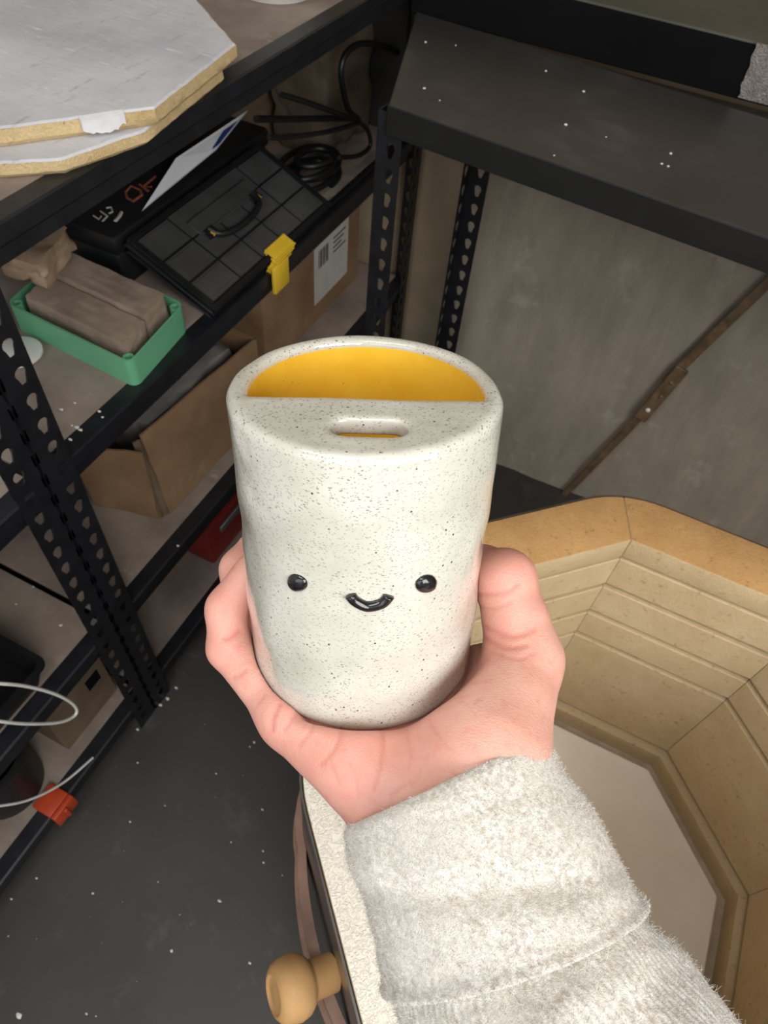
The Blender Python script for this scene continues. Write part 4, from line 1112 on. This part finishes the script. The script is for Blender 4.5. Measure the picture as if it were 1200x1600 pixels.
# redder skin on finger pads and around the grip
red = np.zeros(len(Vc))
for c_, r_ in ((C(775, 890, .293), .020), (C(355, 1010, .297), .016), (C(360, 930, .30), .014), (C(790, 1000, .287), .014), (C(570, 1165, .268), .026), (C(470, 1130, .283), .02)):
    red = np.maximum(red, np.exp(-(np.linalg.norm(Vc - c_, axis=1) / r_) ** 2))
person = thing('person', c2w(C(900, 1640, .25)), 'person in cream wool sweater, right hand cupping the smiling mug', 'person')
me = np_mesh('hand', c2w(Vc) - origin_of(person), Q)
for nm, arr in (('crease', cr), ('flush', red)):
    a = me.attributes.new(nm, 'FLOAT', 'POINT'); a.data.foreach_set('value', arr.astype(np.float32))
t = NT('skin')
col = t.mix(t.ramp(t.noise(45, 5, 0.6), 0.35, 0.68), lin((217, 160, 143)), lin((230, 178, 161)))
col = t.mix(t.math('MULTIPLY', t.attr('flush'), 0.42), col, lin((222, 132, 120)))
col = t.mix(t.ramp(t.noise(190, 4, 0.6), 0.55, 0.75), col, lin((220, 150, 136)))
col = t.mix(t.math('MULTIPLY', t.attr('crease'), 0.40), col, lin((190, 96, 84)))
h = t.math('ADD', t.voro(900, vec=t.stretch((1, 1.7, 1), (0.5, .2, .7))), t.math('MULTIPLY', t.noise(420, 3), 0.6))
M['skin'] = t.set(col, 0.42, t.bump(h, 0.22, 0.0005), Subsurface_Weight=0.12, Subsurface_Radius=(0.010, 0.0035, 0.002), Subsurface_Scale=0.5)
me.materials.append(M['skin'])
hand = bpy.data.objects.new('hand', me); link(hand, person); ORG[hand.name] = origin_of(person)

# sleeve: stations between the left and right outline of the arm
ST = [((538, 1292), (848, 1145), .264, .80), ((546, 1345), (888, 1212), .263, .80), ((566, 1408), (936, 1287), .262, .80), ((588, 1478), (974, 1352), .260, .80), ((602, 1545), (1004, 1412), .258, .80)]
SL = [((598, 1495), (970, 1368), .260, .74), ((612, 1560), (1006, 1432), .258, .78), ((626, 1600), (1062, 1482), .256, .82), ((648, 1650), (1112, 1538), .254, .84), ((690, 1730), (1175, 1620), .252, .84), ((770, 1880), (1310, 1770), .248, .84), ((900, 2120), (1500, 2010), .245, .84), ((1060, 2420), (1690, 2310), .242, .84)]
def loft(stations, nring, nth, off, wr, shear=0.0):
    """wr(u, th, p) extra outward offset in metres"""
    K = []
    for (L_, R_, dp, fl) in stations:
        l, r = camv(*L_, dp), camv(*R_, dp); K.append(np.concatenate([l, r, [fl]]))
    K = np.array(smooth_path(K, nring)); V = []
    cen = (K[:, :3] + K[:, 3:6]) / 2; n = len(K)
    for i in range(n):
        c_ = cen[i]; rv = (K[i, 3:6] - K[i, :3]) / 2; ax = cen[min(i + 1, n - 1)] - cen[max(i - 1, 0)]; ax /= np.linalg.norm(ax)
        hw = np.linalg.norm(rv); e1 = rv / hw; e2 = np.cross(e1, ax); e2 /= np.linalg.norm(e2)
        if e2[2] > 0: e2 = -e2
        for k in range(nth):
            a = 2 * math.pi * k / nth; ca, sa = math.cos(a), math.sin(a)
            dirv = e1 * ca + e2 * sa * K[i, 6]
            p = c_ + dirv * hw; nn = dirv / np.linalg.norm(dirv)
            V.append(p + nn * (off + wr(i / (n - 1), a, p)) - ax * shear * sa)
    return np.array(V), n
def N3(p, s, sd=0.0): return mnoise.noise(Vector((p[0] * s + sd, p[1] * s, p[2] * s)))
def cuff_w(u, a, p):
    x = 0.0016 * N3(p, 45, 3) + 0.0007 * N3(p, 120, 8)
    x += 0.0018 * math.exp(-((u - .985) / .05) ** 2)            # rolled hem at the fold's lower edge
    x -= 0.0036 * math.exp(-((u - .56 - .16 * math.cos(a)) / .10) ** 2) * max(0, math.sin(a)) ** .7
    x -= 0.0020 * math.exp(-(u / .035) ** 2)
    return x
def sleeve_w(u, a, p):
    x = 0.0022 * N3(p, 40, 13) + 0.0012 * N3(p, 90, 2)
    g = (p[0] / p[2] * FPX + 600 - 960) * .55 + (p[1] / p[2] * FPX + 800 - 1480) * -.84
    q = (p[0] / p[2] * FPX + 600 - 960) * .84 + (p[1] / p[2] * FPX + 800 - 1480) * .55
    x += 0.0035 * math.sin(q / 30.0) * math.exp(-(g / 130) ** 2) * max(0, math.sin(a))
    x += 0.00028 * math.sin(a * 105)
    return x - 0.0012
M_wool = NT('cream_wool'); t = M_wool
col = t.mix(t.ramp(t.noise(430, 3, 0.7), 0.38, 0.62), lin((190, 182, 170)), lin((232, 228, 220)))
col = t.mix(t.ramp(t.noise(60, 4, 0.6), 0.40, 0.70), col, lin((212, 206, 196)))
h = t.math('ADD', t.noise(700, 4, 0.75), t.math('MULTIPLY', t.noise(1700, 3, 0.7), 0.5))
M['wool'] = t.set(col, 0.95, t.bump(h, 0.7, 0.0014), Sheen_Weight=0.35, Sheen_Roughness=0.5)
def tube_mesh(name, outer, nr, nth, th, parent):
    Vo = outer; cen = Vo.reshape(nr, nth, 3).mean(1).repeat(nth, 0)
    d = Vo - cen; d /= np.linalg.norm(d, axis=1)[:, None]; Vi = Vo - d * th; nV = len(Vo); F_ = []
    for i in range(nr - 1):
        for k in range(nth):
            k2 = (k + 1) % nth; a, b, c_, e = i * nth + k, i * nth + k2, (i + 1) * nth + k2, (i + 1) * nth + k
            F_ += [(a, b, c_, e), (nV + e, nV + c_, nV + b, nV + a)]
    for i in (0, nr - 1):
        for k in range(nth):
            k2 = (k + 1) % nth; F_.append((i * nth + k, nV + i * nth + k, nV + i * nth + k2, i * nth + k2))
    mb = MB().add(c2w(np.concatenate([Vo, Vi])), F_)
    return mb.build(name, M['wool'], parent, 70)
NTH = 150
NTS = 420
Vs, ns = loft(SL, 12, NTS, 0.0, sleeve_w, 0.0085)
sleeve = tube_mesh('sweater_sleeve', Vs, ns, NTS, .0022, person)
Vk, nk = loft(ST, 12, NTH, 0.0, cuff_w, 0.0085)
cuff = tube_mesh('folded_cuff', Vk, nk, NTH, .0030, sleeve)
# loose wool fibres
def fuzz(name, V, nr, nth, count, parent, length):
    mb_v = []; mb_f = []
    G = V.reshape(nr, nth, 3); cen = G.mean(1)
    ii = nrng.integers(0, nr - 1, count); kk = nrng.integers(0, nth, count); fu = nrng.random((count, 2))
    P0 = G[ii, kk] * (1 - fu[:, :1]) + G[ii + 1, kk] * fu[:, :1]; P1 = G[ii, (kk + 1) % nth] * (1 - fu[:, :1]) + G[ii + 1, (kk + 1) % nth] * fu[:, :1]
    P = P0 * (1 - fu[:, 1:]) + P1 * fu[:, 1:]
    Nn = P - cen[ii]; Nn /= np.linalg.norm(Nn, axis=1)[:, None]
    L_ = length * (0.35 + nrng.random(count) ** 3 * 1.6)[:, None]
    D1 = Nn * (.25 + .5 * nrng.random((count, 1))) + nrng.normal(size=(count, 3)) * .6; D1 /= np.linalg.norm(D1, axis=1)[:, None]
    D2 = D1 + nrng.normal(size=(count, 3)) * .6 - Nn * .3; D2 /= np.linalg.norm(D2, axis=1)[:, None]
    W_ = np.cross(D1, -P / np.linalg.norm(P, axis=1)[:, None]); W_ /= np.linalg.norm(W_, axis=1)[:, None] + 1e-9
    w = .00005 + .00004 * nrng.random((count, 1))
    a, b, c_ = P - Nn * .0003, P + D1 * L_ * .5, P + D1 * L_ * .5 + D2 * L_ * .5
    V_ = np.stack([a - W_ * w, a + W_ * w, b + W_ * w, b - W_ * w, c_ + W_ * w * .4, c_ - W_ * w * .4], 1).reshape(-1, 3)
    k = np.arange(count)[:, None] * 6
    Q_ = np.concatenate([k + [0, 1, 2, 3], k + [3, 2, 4, 5]])
    me = np_mesh(name, c2w(V_) - origin_of(person), Q_, False); me.materials.append(M['wool'])
    o = bpy.data.objects.new(name, me); link(o, parent); o['kind'] = 'stuff'; return o
fuzz('wool_fuzz', Vk, nk, NTH, 34000, sleeve, .0014)
fuzz('wool_fuzz', Vs, ns, NTS, 28000, sleeve, .0021)
